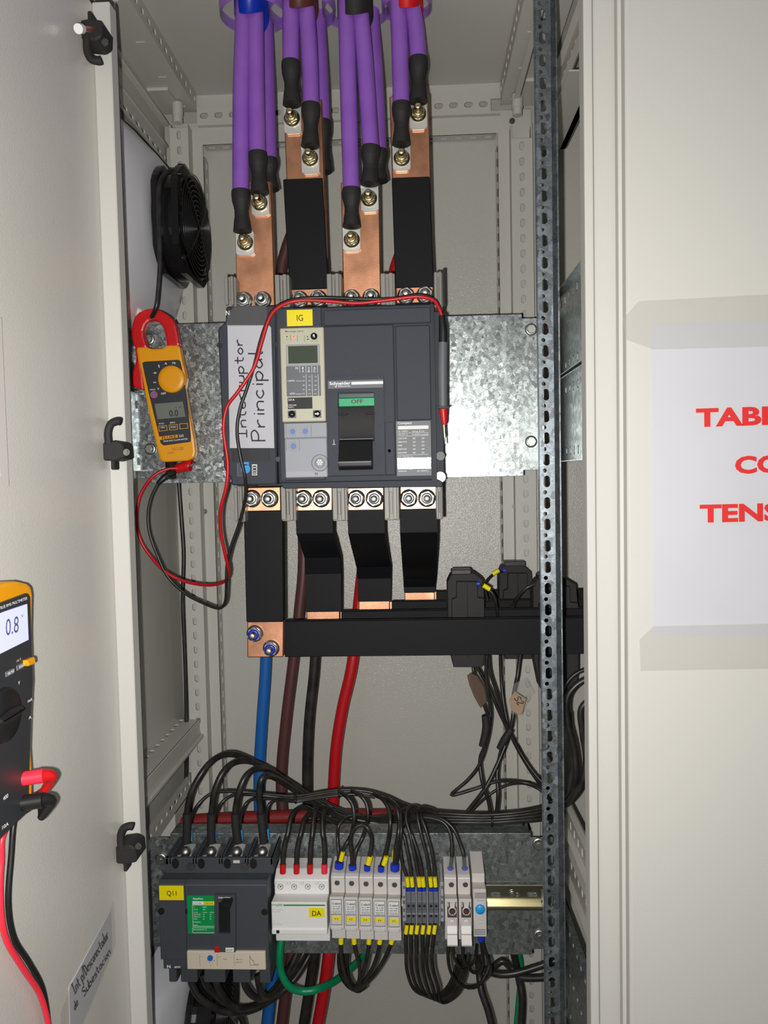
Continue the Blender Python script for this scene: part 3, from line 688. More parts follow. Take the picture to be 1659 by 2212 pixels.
b.ring(cc(.0026), cc(.0021), Yb-.0074, Yb-.007); b.ring(cc(.0012), cc(.0008), Yb-.0074, Yb-.007); part('position_mark', b, 'grey_line', hh)
# recess floor + drum + lever
b = B(); R4(b, 597, 902, 908, 1572, g, Yb+.0002, Yb+.004); part('recess', b, 'black', hh)
xl_, xr_ = g(*q(604, 1200))[0], g(*q(906, 1200))[0]
zc = g(*q(755, 1150))[1]; r0 = abs(g(*q(755, 1150))[1]-g(*q(755, 1345))[1])*1.05
b = B(); n = 24; vs = []
prof = [(Yb+.003-.011*cos(t)**1, zc+r0*sin(t)) for t in [-pi/2+pi*i/n for i in range(n+1)]]
vs = [(x, y, z) for x in (xl_, xr_) for y, z in prof]; m_ = n+1
b.add(vs, [(i, i+1, m_+i+1, m_+i) for i in range(n)], True); b.add(vs, [list(range(m_)), list(range(2*m_-1, m_-1, -1))])
for x0, x1, yy in ((598, 680, 1088), (834, 906, 1084)): R4(b, x0, yy-8, x1, yy+8, g, Yb-.013, Yb-.004, .0005)
part('drum', b, 'black_matt', hh)
lx0, lx1 = g(*q(612, 1400))[0], g(*q(892, 1400))[0]; lz0, lz1, lz2 = g(*q(750, 1303))[1], g(*q(750, 1490))[1], g(*q(750, 1560))[1]
vs = [(x, y, z) for x in (lx0, lx1) for y, z in ((Yb-.010, lz0), (Yb-.014, lz0-.003), (Yb-.030, lz1), (Yb-.029, lz2+.004), (Yb-.024, lz2), (Yb-.004, lz2), (Yb-.004, lz0))]
vv, ff = _bevel(vs, [list(range(7)), list(range(13, 6, -1))]+[(i, (i+1) % 7, 7+(i+1) % 7, 7+i) for i in range(7)], .0012, 2, .2)
lv = part('lever', B().add(vv, ff), 'black', hh)
b = B(); gq = G(Yb-.0285); R4(b, 615, 1298, 897, 1304, g, Yb-.0128, Yb-.010); R4(b, 612, 1496, 880, 1502, g, Yb-.0305, Yb-.028); part('lever_edge', b, 'terminal_grey', hh)
gq = G(Yb-.008)
b = B(); R4(b, 600, 947, 905, 1018, gq, Yb-.0095, Yb-.002, .0006); of = part('indicator', b, 'green_handle', hh, 'green OFF flag')
b = B(); R4(b, 598, 906, 902, 946, gq, Yb-.008, Yb-.002, .0005); part('indicator_top', b, 'green_dark', hh)
part('indicator_lettering', B().text('OFF', gq, q(706, 994), q(806, 991), 8.2, Yb-.0098, .02), 'ink', hh)
# rating label
b = B(); R4(b, 1090, 1142, 1388, 1612, g, Yb-.0034, Yb-.002, .0003); rtg = part('rating_label', b, 'terminal_grey', mb)
b = B(); R4(b, 1105, 1185, 1364, 1214, g, Yb-.0038, Yb-.0034)
T = lambda s, x0, y0, x1, h, bo=0: b.text(s, g, q(x0, y0), q(x1, y0-2), h, Yb-.0038, bo)
T('Compact', 1104, 1172, 1224, 5.2, .02); T('Ui 1000V', 1106, 1240, 1190, 3.6); T('Uimp 8 kV', 1226, 1240, 1330, 3.6); T('Ue (V~)', 1106, 1266, 1184, 3.6); T('Icu(kA)', 1226, 1265, 1290, 3.4); T('Ics(kA)', 1300, 1265, 1364, 3.4)
for i, r in enumerate((('220/240', '85', '50'), ('380/415', '50', '50'), ('440', '50', '50'), ('500/525', '40', '40'), ('660/690', '30', '25'))):
    y = 1300+i*30.5; T(r[0], 1106, y, 1180 if len(r[0]) > 4 else 1140, 3.6); T(r[1], 1232, y, 1255, 3.6); T(r[2], 1306, y-1, 1330, 3.6)
T('Icw 19.2kA / 1s', 1106, 1452, 1230, 3.2); T('50/60Hz', 1108, 1578, 1180, 3.2); T('IEC 60947-2', 1270, 1575, 1365, 3.2)
for y in (1244, 1270, 1430): R4(b, 1106, y, 1364, y+2, g, Yb-.0037, Yb-.0034)
part('rating_lettering', b, 'white_warm', rtg)
b = B(); R4(b, 1100, 1456, 1386, 1552, g, Yb-.0042, Yb-.0034, .0002); part('foil_strip', b, 'foil', rtg)
# barriers between terminals
def barrier(x0, x1, y0, y1, Y=.985):
    gg = G(Y); b = B(); w_ = x1-x0
    b.rpx(x0, y0, x1, y1, gg, Y+.004, 1.06, .001); b.rpx(x0+.02*w_, y0+2, x0+.35*w_, y1-3, gg, Y-.002, Y+.004, .0008).rpx(x0+.6*w_, y0+1, x0+.86*w_, y1-2, gg, Y-.003, Y+.004, .0008)
    b.rpx(x0+.38*w_, y0+12, x0+.55*w_, y1-14, gg, Y, Y+.004, .0005)
    part('terminal_barrier', b, 'barrier', mb)
for x0, x1, y0 in ((485, 508, 596), (594, 624, 592), (706, 737, 590), (822, 853, 589), (938, 956, 586)): barrier(x0, x1, y0, 662)
for x0, x1, y1 in ((506, 527, 1128), (607, 638, 1126), (718, 750, 1126), (830, 862, 1124), (942, 957, 1122)): barrier(x0, x1, 1050, y1)
b = B().rpx(952, 583, 960, 662, G(1.0), 1.0, 1.06); part('end_barrier', b, 'black', mb)
# ============================================================ nuts & bolts helper
def nut(par, x, y, Y, R=.0115, m='steel', nm='bolt', tilt=0, stud=.012, insert=None, ms=None):
    p = W(x, y, Y); c = (p.x, Y, p.z); d = Vector((0, -1, 0))
    b = B(); b.lathe(c, d, [(R, 0), (R, .0016), (R*.9, .002), (R*.88, .0034), (R*.6, .0036)], 28)
    b.cyl(c, d, R*.80, .0036+R*.55, 6, smooth=False, rot=.3+tilt); b.lathe(c, d, [(R*.62, .0036+R*.55), (R*.60, .0044+R*.55), (R*.40, .0044+R*.55)], 20)
    o = part(nm, b, m, par)
    b = B().lathe(c, d, [(R*.40, .002), (R*.40, .0036+R*.55+stud-.001), (R*.32, .0036+R*.55+stud), (0, .0036+R*.55+stud)], 18); part('stud', b, ms or m, o)
    if insert: b = B().lathe(c, d, [(R*.66, .0036+R*.5), (R*.66, .0060+R*.55), (R*.42, .0060+R*.55)], 22); part('nylon_ring', b, insert, o)
# ============================================================ upper copper bars
YT = 1.012
def bar_rings(rows, t):
    """rows: (xl, xr, y, Y) front edge pixels"""
    b = B(); vs = []
    for xl, xr, y, Y in rows:
        a = W(xl, y, Y); c = W(xr, y, Y); z = (a.z+c.z)/2
        vs += [(a.x, Y, z), (c.x, Y, z), (c.x, Y+t, z), (a.x, Y+t, z)]
    n = len(rows); fs = [(4*i+k, 4*i+(k+1) % 4, 4*i+4+(k+1) % 4, 4*i+4+k) for i in range(n-1) for k in range(4)] + [(0, 1, 2, 3), (4*n-4, 4*n-3, 4*n-2, 4*n-1)]
    vv, ff = _bevel(vs, fs, .0012, 1, .7) if n == 2 else (vs, fs)
    b.add(vv, ff); return b
ub = []
def upper_bar(lab, rows, sleeve, bolts):
    t = thing('copper_busbar', lab, 'busbar', W((rows[-1][0]+rows[-1][1])/2, rows[-1][2], YT), 'copper bars rising from the top of the main breaker')
    part('bar', bar_rings([(*r, YT) for r in rows], .012), 'copper', t)
    if sleeve: part('insulating_sleeve', bar_rings([(*r, YT-.0012) for r in sleeve], .0145), 'black_sleeve', t)
    for x, y in bolts: nut(t, x, y, YT, .0115)
    return t
upper_bar('bare upright copper bar above the handwritten strip, first from the left', [(504, 586, 392), (512, 594, 662)], None, ((528, 650), (568, 649)))
upper_bar('upright copper bar in black sleeve above the yellow IG tag', [(612, 695, 216), (629, 710, 660)], [(611, 697, 385), (625, 710, 625)], ((648, 648), (688, 646)))
upper_bar('bare upright copper bar between the two black-sleeved upper bars', [(736, 819, 392), (742, 823, 660)], None, ((760, 645), (802, 643)))
upper_bar('upright copper bar in black sleeve at the right above the main breaker', [(841, 926, 206), (856, 937, 655)], [(846, 928, 382), (854, 938, 621)], ((877, 640), (918, 638)))
# ============================================================ purple supply cables
RC = .0107
def supply(lab, path, shr, lug, bolt, Y, back=0):
    """path: pixels top->down; shr: (y0,y1) heat shrink ; lug: (x0,x1,y0,y1)"""
    t = thing('power_cable', lab, 'cable', W(path[-1][0], lug[3] if lug else shr[1], Y+.01), 'purple supply cables')
    top = W(path[0][0], path[0][1], Y); pts = [Vector((top.x, Y, ZR+.06))]+[W(x, y, Y) for x, y in path]
    part('insulation', B().tube(pts, RC, 20, 5), 'purple', t)
    x, y = path[-1]; sx = shr[2] if len(shr) > 2 else x
    P = [W(x+(sx-x)*k, shr[0]+(shr[1]-shr[0])*k, Y) for k in (0, .12, .26, .36, .50, .64, .8, 1)]
    part('heat_shrink', B().tube(P, [RC*1.08, RC*1.14, RC*1.10, RC*.98, RC*.84, RC*.86, RC*1.0, RC*1.12], 20, 4, flat=1), 'black_matt', t)
    if lug:
        x0, x1, y0, y1 = lug; gg = G(Y+.004); z0, z1 = za((x0+x1)/2, y1, YT-.004), za((x0+x1)/2, y0, YT-.004)
        X0, X1 = xa(x0, (y0+y1)/2, YT-.004), xa(x1, (y0+y1)/2, YT-.004); w_ = X1-X0; xm = (X0+X1)/2
        b = B(); b.prism([(X0, z0+.003), (X0+.004, z0), (X1-.004, z0), (X1, z0+.003), (X1, z1), (X0, z1)], YT-.0045, YT-.0005, .0005)
        zt_ = za(x, shr[1]-4, Y)
        b.add([(X0, YT-.0045, z1), (X1, YT-.0045, z1), (xm+w_*.36, Y-.006, zt_+.004), (xm-w_*.36, Y-.006, zt_+.004), (X0, YT-.0005, z1), (X1, YT-.0005, z1), (xm+w_*.36, Y+.006, zt_+.004), (xm-w_*.36, Y+.006, zt_+.004)], [(0, 1, 2, 3), (4, 5, 6, 7), (0, 4, 7, 3), (1, 5, 6, 2), (2, 6, 7, 3), (0, 1, 5, 4)])
        part('lug', b, 'tin', t)
        nut(t, *bolt, YT-.004, .0105, 'brass_zinc', 'lug_bolt', .2, .014)
Yc = .992
supply('purple cable with lowest lug on the left bare bar, under blue tape', [(527, 0), (521, 200), (520, 415)], (412, 500, 524), (509, 549, 504, 552), (530, 524), Yc)
supply('purple cable with upper lug on the left bare bar, under blue tape', [(551, 0), (553, 160), (556, 335)], (330, 418, 561), (543, 582, 421, 466), (561, 438), Yc+.002)
supply('purple cable bolted behind the left bare bar, under blue tape', [(572, 0), (577, 200), (581, 350)], (344, 410, 584), None, None, Yc+.045)
supply('purple cable with upper lug above the IG bar, under brown tape', [(628, 0), (628, 80), (628, 140)], (134, 226, 631), (613, 651, 231, 289), (631, 256), Yc)
supply('purple cable with lower lug above the IG bar, under brown tape', [(661, 0), (668, 110), (672, 232)], (226, 316, 670), (651, 690, 320, 376), (670, 342), Yc+.002)
supply('purple cable bolted behind the IG bar, under brown tape', [(686, 0), (692, 150), (696, 270)], (262, 372, 698), None, None, Yc+.045)
supply('purple cable with lowest lug on the middle bare bar, under black tape', [(748, 0), (752, 180), (759, 412)], (408, 490, 760), (740, 779, 494, 543), (760, 518), Yc)
supply('purple cable with upper lug on the middle bare bar, under black tape', [(777, 0), (788, 130), (801, 322)], (317, 398, 798), (779, 818, 404, 458), (797, 429), Yc+.002)
supply('purple cable bolted behind the middle bare bar, under black tape', [(800, 0), (810, 150), (818, 330)], (325, 392, 819), None, None, Yc+.045)
supply('purple cable with lower lug on the right sleeved bar, under red tape', [(860, 0), (864, 110), (867, 229)], (224, 312, 867), (848, 887, 317, 369), (868, 342), Yc)
supply('purple cable with upper lug on the right sleeved bar, under red tape', [(890, 0), (898, 60), (904, 132)], (126, 220, 904), (884, 923, 224, 280), (903, 246), Yc+.002)
# tape rings and gland rings
for nm, m, x0, x1, yb_, xm in (('blue', 'blue_tape', 508, 578, 22, 543), ('brown', 'brown_tape', 612, 686, 10, 649), ('black', 'black_matt', 730, 804, 24, 767), ('red', 'red_tape', 845, 912, 10, 879)):
    p0, p1 = W(x0, 5, Yc+.012), W(x1, 5, Yc+.012); c = (p0+p1)/2; rx = (p1.x-p0.x)/2+.001; n = 32; z1, z0 = ZR+.045, W(xm, yb_, Yc-.01).z
    b = B(); ring_ = lambda k, z, kk: [(c.x+(rx*kk)*cos(2*pi*i/n), c.y+(.026*kk)*sin(2*pi*i/n), z+(.006*cos(4*pi*i/n) if z == z0 else 0)) for i in range(n)]
    vs = ring_(0, z0, 1)+ring_(0, z1, 1)+ring_(0, z0, .96)+ring_(0, z1, .96)
    b.add(vs, [(i, (i+1) % n, n+(i+1) % n, n+i) for i in range(n)]+[(2*n+i, 2*n+(i+1) % n, 3*n+(i+1) % n, 3*n+i) for i in range(n)]+[(i, (i+1) % n, 2*n+(i+1) % n, 2*n+i) for i in range(n)], True)
    solo('tape_wrap', b, m, nm+' tape wrapped round a bundle of purple cables at the roof', 'tape', 'coloured tape on the purple cables')
    b = B(); ri = .043 if nm != 'red' else .032
    pr = [(ri, -.018), (ri+.001, .0), (ri+.012, .012), (ri+.012, .014), (ri-.001, .001), (ri-.002, -.018)]
    b.lathe((c.x, c.y+.012, ZR+.004), (0, 0, 1), pr, 40)
    solo('cable_gland', b, 'purple_clear', 'translucent purple collar at the roof round the '+nm+'-taped cables', 'cable gland', 'purple collars at the roof')
# ============================================================ lower bars
def lower_bar(lab, cop, slv, end, bolts, ebolts, t=.012):
    o = thing('copper_busbar', lab, 'busbar', W((cop[0][0]+cop[0][1])/2, end[-1][2], 1.02), 'bars hanging from the bottom of the main breaker')
    part('bar', bar_rings(cop, t), 'copper', o); part('insulating_sleeve', bar_rings([(a, b_, c, d-.0012) for a, b_, c, d in slv], t+.0024), 'black_sleeve', o); part('bar_end', bar_rings(end, t), 'copper', o)
    for x, y in bolts: nut(o, x, y, cop[0][3], .0118, ms='steel')
    for x, y, Y in ebolts: nut(o, x, y, Y, .0112, 'steel', insert='blue_tape')
    return o
lower_bar('straight black-sleeved bar at the left under the main breaker, copper foot with two nuts', [(530, 606, 1052, 1.01), (530, 607, 1105, 1.01)], [(526, 611, 1103, 1.008), (532, 613, 1344, 1.008)], [(534, 613, 1342, 1.01), (534, 612, 1420, 1.01)], ((545, 1077), (583, 1077)), ((551, 1368, 1.01), (586, 1400, 1.01)))
lower_bar('black-sleeved bar bent rearward, second from the left under the main breaker', [(639, 718, 1053, 1.01), (640, 718, 1104, 1.01)], [(638, 719, 1102, 1.008), (640, 719, 1152, 1.010), (646, 724, 1168, 1.02), (658, 735, 1205, 1.062), (659, 737, 1240, 1.072), (661, 737, 1322, 1.072)], [(662, 734, 1320, 1.074), (662, 734, 1352, 1.074)], ((656, 1077), (694, 1077)), ())
lower_bar('black-sleeved bar bent rearward, third from the left under the main breaker', [(751, 829, 1053, 1.01), (751, 829, 1103, 1.01)], [(750, 830, 1101, 1.008), (752, 831, 1152, 1.010), (758, 835, 1178, 1.04), (770, 845, 1225, 1.135), (772, 845, 1250, 1.148), (773, 844, 1299, 1.148)], [(775, 842, 1298, 1.15), (775, 842, 1330, 1.15)], ((770, 1077), (809, 1077)), ())
lower_bar('black-sleeved bar bent rearward, rightmost under the main breaker', [(864, 943, 1050, 1.01), (864, 943, 1101, 1.01)], [(863, 944, 1099, 1.008), (864, 945, 1150, 1.010), (866, 945, 1180, 1.05), (871, 943, 1250, 1.185), (872, 941, 1268, 1.2), (873, 941, 1280, 1.2)], [(874, 939, 1279, 1.202), (874, 939, 1312, 1.202)], ((883, 1076), (922, 1076)), ())
for i, (lab, x0, y0, y1, Y) in enumerate((('long black-sleeved horizontal bar, nearest and lowest of the stepped set', 613, 1340, 1420, 1.026), ('long black-sleeved horizontal bar just behind the nearest one', 737, 1320, 1402, 1.09), ('long black-sleeved horizontal bar, second from the rear of the stepped set', 846, 1300, 1382, 1.163), ('long black-sleeved horizontal bar, rearmost of the stepped set', 942, 1279, 1350, 1.214))):
    X0 = xa(x0, y0, Y); z1 = za(800, y0, Y); z0 = z1-.049; X1 = XR-.01
    o = thing('horizontal_busbar', lab, 'busbar', (X0+.1, Y, z0), 'stepped horizontal busbars')
    part('insulating_sleeve', B().box(X0, X1, Y, Y+.0135, z0, z1, .0008).box(X0, X1, Y+.0035, Y+.0045, z1, z1+.0006), 'black_sleeve', o)
    part('bar', B().box(X0-(.044 if i else .003), X1+.002, Y+.0015, Y+.012, z0+.001, z1-.001), 'copper', o)
for x, y, Y in ((685, 1330, 1.073), (800, 1318, 1.149), (895, 1294, 1.201)):
    pass
# ============================================================ cables hanging behind
def cable(name, lab, m, path, r, cat='cable', group=None, seg=12, Y=None, extra=()):
    pts = [W(p[0], p[1], p[2] if len(p) > 2 else Y) for p in path]
    if not extra: return solo(name, B().tube(pts, r, seg), m, lab, cat, group)
    t = thing(name, lab, cat, pts[-1], group); part('insulation', B().tube(pts, r, seg), m, t)
    for nm, k0, k1, rr, mm in extra:
        a, c = W(*k0), W(*k1); part(nm, B().tube([a, c], rr, 12), mm, t)
    return t
vc = 'thick single cables hanging behind the busbars'
cable('hanging_cable', 'thick blue cable hanging behind the busbars', 'blue_cable', [(578, 1300, 1.20), (574, 1440, 1.2), (566, 1560, 1.2), (560, 1680, 1.2), (564, 1790, 1.19), (580, 1920, 1.18), (592, 2060, 1.14), (584, 2150, 1.14), (574, 2240, 1.14)], .0095, group=vc)
cable('hanging_cable', 'thick brown cable hanging behind the busbars', 'brown_cable', [(660, 420, 1.20), (640, 480, 1.2), (618, 540, 1.2), (607, 595, 1.2), (612, 680, 1.2), (640, 900, 1.2), (656, 1180, 1.2), (647, 1320, 1.2), (634, 1430, 1.2), (618, 1560, 1.2), (608, 1680, 1.2), (614, 1800, 1.19), (632, 1920, 1.18), (632, 2050, 1.15), (618, 2140, 1.15), (606, 2240, 1.15)], .0092, group=vc)
cable('hanging_cable', 'thick black cable hanging behind the busbars', 'cable_black', [(684, 1330, 1.18), (680, 1440, 1.18), (668, 1560, 1.18), (664, 1680, 1.18), (668, 1800, 1.18), (682, 1920, 1.17), (680, 2050, 1.15), (668, 2140, 1.15), (652, 2240, 1.15)], .0085, group=vc)
cable('hanging_cable', 'thick red cable hanging behind the busbars', 'red_cable', [(890, 480, 1.21), (868, 540, 1.21), (852, 590, 1.21), (846, 650, 1.21), (820, 900, 1.21), (778, 1280, 1.21), (762, 1430, 1.2), (740, 1530, 1.2), (726, 1620, 1.2), (720, 1720, 1.2), (718, 1820, 1.2), (716, 1940, 1.18), (711, 2050, 1.15), (700, 2140, 1.15), (682, 2240, 1.15)], .0095, group=vc)
cable('cross_cable', 'thick red cable lying across behind the top edge of the lower plate', 'red_dull', [(366, 1790, 1.17), (420, 1774, 1.17), (540, 1768, 1.17), (700, 1762, 1.17), (830, 1762, 1.17), (900, 1758, 1.17), (960, 1775, 1.17)], .0105)
cable('side_wire', 'thin black cable running down the left rear post', 'cable_black', [(386, 1040, 1.21), (392, 1120, 1.21), (397, 1200, 1.21), (395, 1300, 1.21), (399, 1400, 1.21), (402, 1500, 1.21), (403, 1600, 1.21), (402, 1690, 1.21)], .0034)
cable('fan_cable', 'black cable curving from the upper fan down through the red clamp jaw', 'cable_black', [(384, 372, 1.06), (362, 372, 1.05), (346, 398, 1.035), (344, 460, 1.03), (346, 560, 1.03), (342, 630, 1.03), (337, 665, 1.030), (327, 686, 1.040), (314, 696, 1.053), (296, 702, 1.065), (278, 706, 1.07)], .0033)
# ============================================================ CLAMP METER
Yk = 1.035
q3 = Cz(250, 600, .2411)
cm = thing('clamp_meter', 'yellow and dark grey clamp meter with red jaw hanging on a black cable', 'clamp meter', W(385, 998, Yk+.02))
gk = G(Yk); Q = lambda L: [q3(*p) for p in L]
def cmr(pts): return pts
jo = [(150, 600), (132, 500), (138, 420), (160, 350), (200, 305), (260, 278), (330, 270), (400, 288), (455, 322), (505, 370), (532, 420), (548, 500), (566, 605), (452, 612), (440, 520), (425, 450), (385, 395), (335, 370), (290, 385), (258, 420), (240, 470), (245, 520), (258, 570), (275, 622), (175, 640)]
part('jaw', B().ppx(Q(jo), gk, Yk+.002, Yk+.016, .003, 2), 'red_plastic', cm)
part('jaw_lever', B().ppx(Q([(178, 690), (200, 700), (232, 860), (246, 1006), (170, 985), (125, 962), (117, 935), (135, 850), (165, 760)]), gk, Yk+.003, Yk+.014, .003, 2), 'red_plastic', cm)
part('jaw_arm', B().ppx(Q([(160, 600), (185, 600), (200, 760), (178, 780), (168, 700)]), gk, Yk+.005, Yk+.013, .001), 'red_plastic', cm)
part('body', B().ppx(Q([(182, 632), (200, 622), (270, 616), (315, 635), (420, 630), (450, 604), (555, 602), (572, 615), (600, 760), (612, 800), (632, 900), (618, 990), (650, 1180), (700, 1440), (714, 1560), (700, 1615), (640, 1640), (430, 1652), (395, 1630), (375, 1560), (300, 1240), (262, 1050), (228, 850), (195, 720)]), gk, Yk, Yk+.015, .003, 2).ppx(Q([(230, 690), (530, 670), (560, 900), (650, 1540), (450, 1590), (330, 1150)]), G(Yk+.014), Yk+.014, Yk+.030, .003), 'meter_yellow', cm)
part('face', B().ppx(Q([(238, 762), (262, 752), (560, 735), (578, 745), (600, 840), (640, 1110), (672, 1400), (672, 1470), (430, 1503), (402, 1480), (385, 1400), (300, 1050), (262, 880)]), gk, Yk-.0012, Yk+.002, .0008), 'meter_dark', cm)
p = gk(*q3(508, 912)); b = B(); b.lathe((p[0], Yk-.001, p[1]), (0, -1, 0), [(.0182, 0), (.0182, .004), (.0172, .0052), (.012, .0056), (0, .0056)], 36); part('dial', b, 'meter_yellow', cm)
b = B().ppx(Q([(352, 1132), (604, 1110), (628, 1245), (378, 1270)]), gk, Yk-.0018, Yk); part('screen', b, 'lcd', cm)
b = B(); Tk = lambda s, a, c, d, e, h, bo=0: b.text(s, gk, q3(a, c), q3(d, e), h, Yk-.0021, bo)
Tk('0.0', 486, 1244, 566, 1238, 13.5, .01); Tk('V', 538, 1172, 552, 1171, 3.6); Tk('AC', 570, 1168, 596, 1165, 3.6); part('screen_digits', b, 'ink', cm)
b = B()
for s, a, c, d, e, h in (('A', 443, 780, 464, 779, 5), ('Hz', 512, 775, 542, 773, 5), ('V', 378, 1008, 396, 1006, 5), ('OFF', 411, 1049, 455, 1046, 4.5), ('HOLD', 313, 1011, 360, 1008, 3), ('MIN', 408, 1350, 444, 1347, 3), ('AC/DC', 496, 1346, 546, 1343, 3.4), ('ZERO', 488, 1306, 536, 1303, 3), ('325', 572, 1430, 614, 1424, 5), ('TRUE RMS CLAMP-METER', 430, 1473, 650, 1450, 3.2), ('F/C', 394, 1315, 440, 1312, 3)): Tk(s, a, c, d, e, h, .008)
for s, a, c, d, e, h in (('!', 388, 808, 400, 806, 6), ('+', 342, 868, 374, 866, 6), ('n', 345, 946, 366, 944, 4)): Tk(s, a, c, d, e, h, .01)
part('lettering', b, 'white_print', cm)
b = B()
for cx, cy in ((426, 1350), (520, 1340), (612, 1330)): part('button_outline', B().ring([gk(*q3(cx-40, cy-22)), gk(*q3(cx+36, cy-28)), gk(*q3(cx+40, cy+20)), gk(*q3(cx-36, cy+28))], [gk(*q3(cx-35, cy-18)), gk(*q3(cx+31, cy-23)), gk(*q3(cx+35, cy+16)), gk(*q3(cx-31, cy+23))], Yk-.0017, Yk-.001), 'meter_yellow', cm)
pc = gk(*q3(346, 1048)); part('button_outline', B().ring([(pc[0]+.0046*cos(k*pi/10), pc[1]+.0046*sin(k*pi/10)) for k in range(20)], [(pc[0]+.0041*cos(k*pi/10), pc[1]+.0041*sin(k*pi/10)) for k in range(20)], Yk-.0017, Yk-.001), 'meter_yellow', cm)
b.ppx(Q([(388, 1425), (556, 1406), (560, 1432), (394, 1454)]), gk, Yk-.0017, Yk-.001)
part('brand_band', b, 'meter_yellow', cm)
b = B(); b.text('FLUKE', gk, q3(420, 1446), q3(548, 1430), 5, Yk-.0021, .02); b.text('COM', gk, q3(468, 1580), q3(520, 1574), 3.6, Yk-.0003); b.text('CAT IV 300V', gk, q3(500, 1534), q3(612, 1526), 2.6, Yk-.0003); b.text('CAT III 600V', gk, q3(508, 1548), q3(612, 1542), 2.6, Yk-.0003); part('brand_lettering', b, 'ink', cm)
part('hold_button', B().dpx(*q3(346, 1048), .0036, gk, Yk-.002, .002, 16), 'purple', cm)
# test leads
def lead(name, lab, m, path, r, bits):
    pts = [W(*p) for p in path]; t = thing(name, lab, 'test lead', pts[-1]+Vector((0, 0, -.02)), 'test leads of the clamp meter')
    part('wire', B().tube(pts, r, 12), m, t)
    for nm, P, R, mm, lb in bits: part(nm, B().tube([W(*p) for p in P], R, 16, 4), mm, t, lb)
    return t
lead('test_lead', 'red test lead looping over the main breaker to a probe at its right', 'red_cable',
     [(383, 1012, 1.045), (360, 1014, 1.04), (330, 1030, 1.035), (303, 1070, 1.035), (295, 1120, 1.035), (303, 1165, 1.035), (328, 1205, 1.035), (360, 1237, 1.03), (400, 1256, 1.03), (450, 1264, 1.02), (485, 1256, 1.0), (494, 1235, .985), (487, 1200, .97), (477, 1150, .96), (477, 1100, .948), (489, 1050, .942), (492, 1000, .94), (483, 930, .938), (490, 880, .936), (515, 845, .934), (548, 795, .934), (565, 740, .934), (580, 692, .934), (600, 665, .936), (640, 650, .94), (700, 650, .942), (770, 655, .944), (840, 648, .944), (900, 641, .944), (935, 648, .942), (948, 665, .94), (955, 684, .94)], .0022,
     [('plug', [(381, 1013, 1.05), (408, 1006, 1.05), (412, 1006, 1.05)], [.006, .008, .0075], 'red_plastic', None),
      ('probe_collar', [(954, 682, .94), (957, 712, .94), (957, 744, .94)], [.0036, .0052, .0054], 'black', None),
      ('probe_handle', [(957, 740, .94), (956, 800, .94), (957, 882, .94)], [.0056, .006, .0055], 'terminal_grey', None),
      ('probe_guard', [(957, 877, .94), (957, 880, .94), (957, 884, .94)], [.004, .0092, .004], 'terminal_grey', None),
      ('probe_nose', [(957, 884, .94), (959, 905, .94), (960, 918, .94)], [.0055, .0038, .0026], 'red_plastic', None),
      ('probe_shaft', [(959, 916, .94), (961, 945, .94)], [.0019, .0017], 'brass_zinc', None),
      ('probe_tip', [(961, 944, .94), (962, 958, .94), (963, 962, .94)], [.0011, .001, .0003], 'steel', None)])
lead('test_lead', 'black test lead looping beside the red one and up past the paper strip', 'cable_black',
     [(366, 1030, 1.03), (345, 1042, 1.03), (328, 1072, 1.03), (320, 1110, 1.03), (323, 1150, 1.03), (338, 1195, 1.03), (362, 1245, 1.03), (400, 1282, 1.03), (440, 1303, 1.025), (472, 1314, 1.01), (486, 1302, 1.0), (489, 1270, .99), (490, 1225, .98), (498, 1185, .975), (517, 1130, .97), (530, 1075, .955), (529, 1030, .943), (518, 980, .940), (512, 930, .940), (518, 885, .940), (533, 840, .940), (549, 790, .940), (562, 738, .940), (575, 700, .940), (592, 668, .942), (630, 648, .95), (700, 643, .956), (780, 646, .956), (850, 645, .956), (905, 637, .956), (936, 646, .958), (950, 668, .958), (957, 700, .958)], .0021,
     [('plug', [(370, 998, 1.055), (371, 1016, 1.05), (371, 1030, 1.045)], [.0085, .0078, .0068], 'black', None), ('strain_relief', [(371, 1022, 1.04), (355, 1032, 1.032), (340, 1046, 1.03)], [.006, .0045, .003], 'black', None)])
# ============================================================ helper: stepped body with profile in depth/height, extruded across
def body_x(b, X0, X1, prof, bev=.0006):
    n = len(prof); vs = [(X0, y, z) for y, z in prof]+[(X1, y, z) for y, z in prof]
    fs = [list(range(n)), list(range(2*n-1, n-1, -1))]+[(i, (i+1) % n, n+(i+1) % n, n+i) for i in range(n)]
    if bev: vs, fs = _bevel(vs, fs, bev, 1, .2)
    return b.add(vs, fs)
def zz_(y, Y, x=650): return W(x, y, Y).z
# ============================================================ SMALL BREAKER Q11
Ym = .945; g = G(Ym); q5 = Cz(340, 1900, .15672); q6 = Cz(340, 1780, .15672)
sb = thing('circuit_breaker', 'small dark grey four-pole circuit breaker with green rating label and yellow Q11 tag', 'circuit breaker', W(460, 2116, .99))
X0, X1 = xa(344, 1985, Ym), xa(579, 1985, Ym); XM = xa(402, 1985, Ym)
b = B(); zt = zz_(1911, Ym, 460); zb_ = zz_(2074, Ym, 460)
z2 = zz_(1892, .962, 460)
body_x(b, X0, XM-.0005, [(Ym, zb_), (Ym, zt), (.951, zt+.0035), (.958, z2), (1.029, z2), (1.029, zb_)])
body_x(b, XM, X1, [(Ym-.001, zb_), (Ym-.001, zt), (.950, zt+.004), (.957, z2+.001), (1.029, z2+.001), (1.029, zb_)])
zl = zz_(2091, Ym+.006, 460)
b.box(X0+.002, XM, Ym+.003, 1.02, zl, zb_+.002, .001).box(XM, X1, Ym+.004, 1.02, zl, zb_+.002, .001)
zt2 = zz_(2114, Ym+.02, 460)
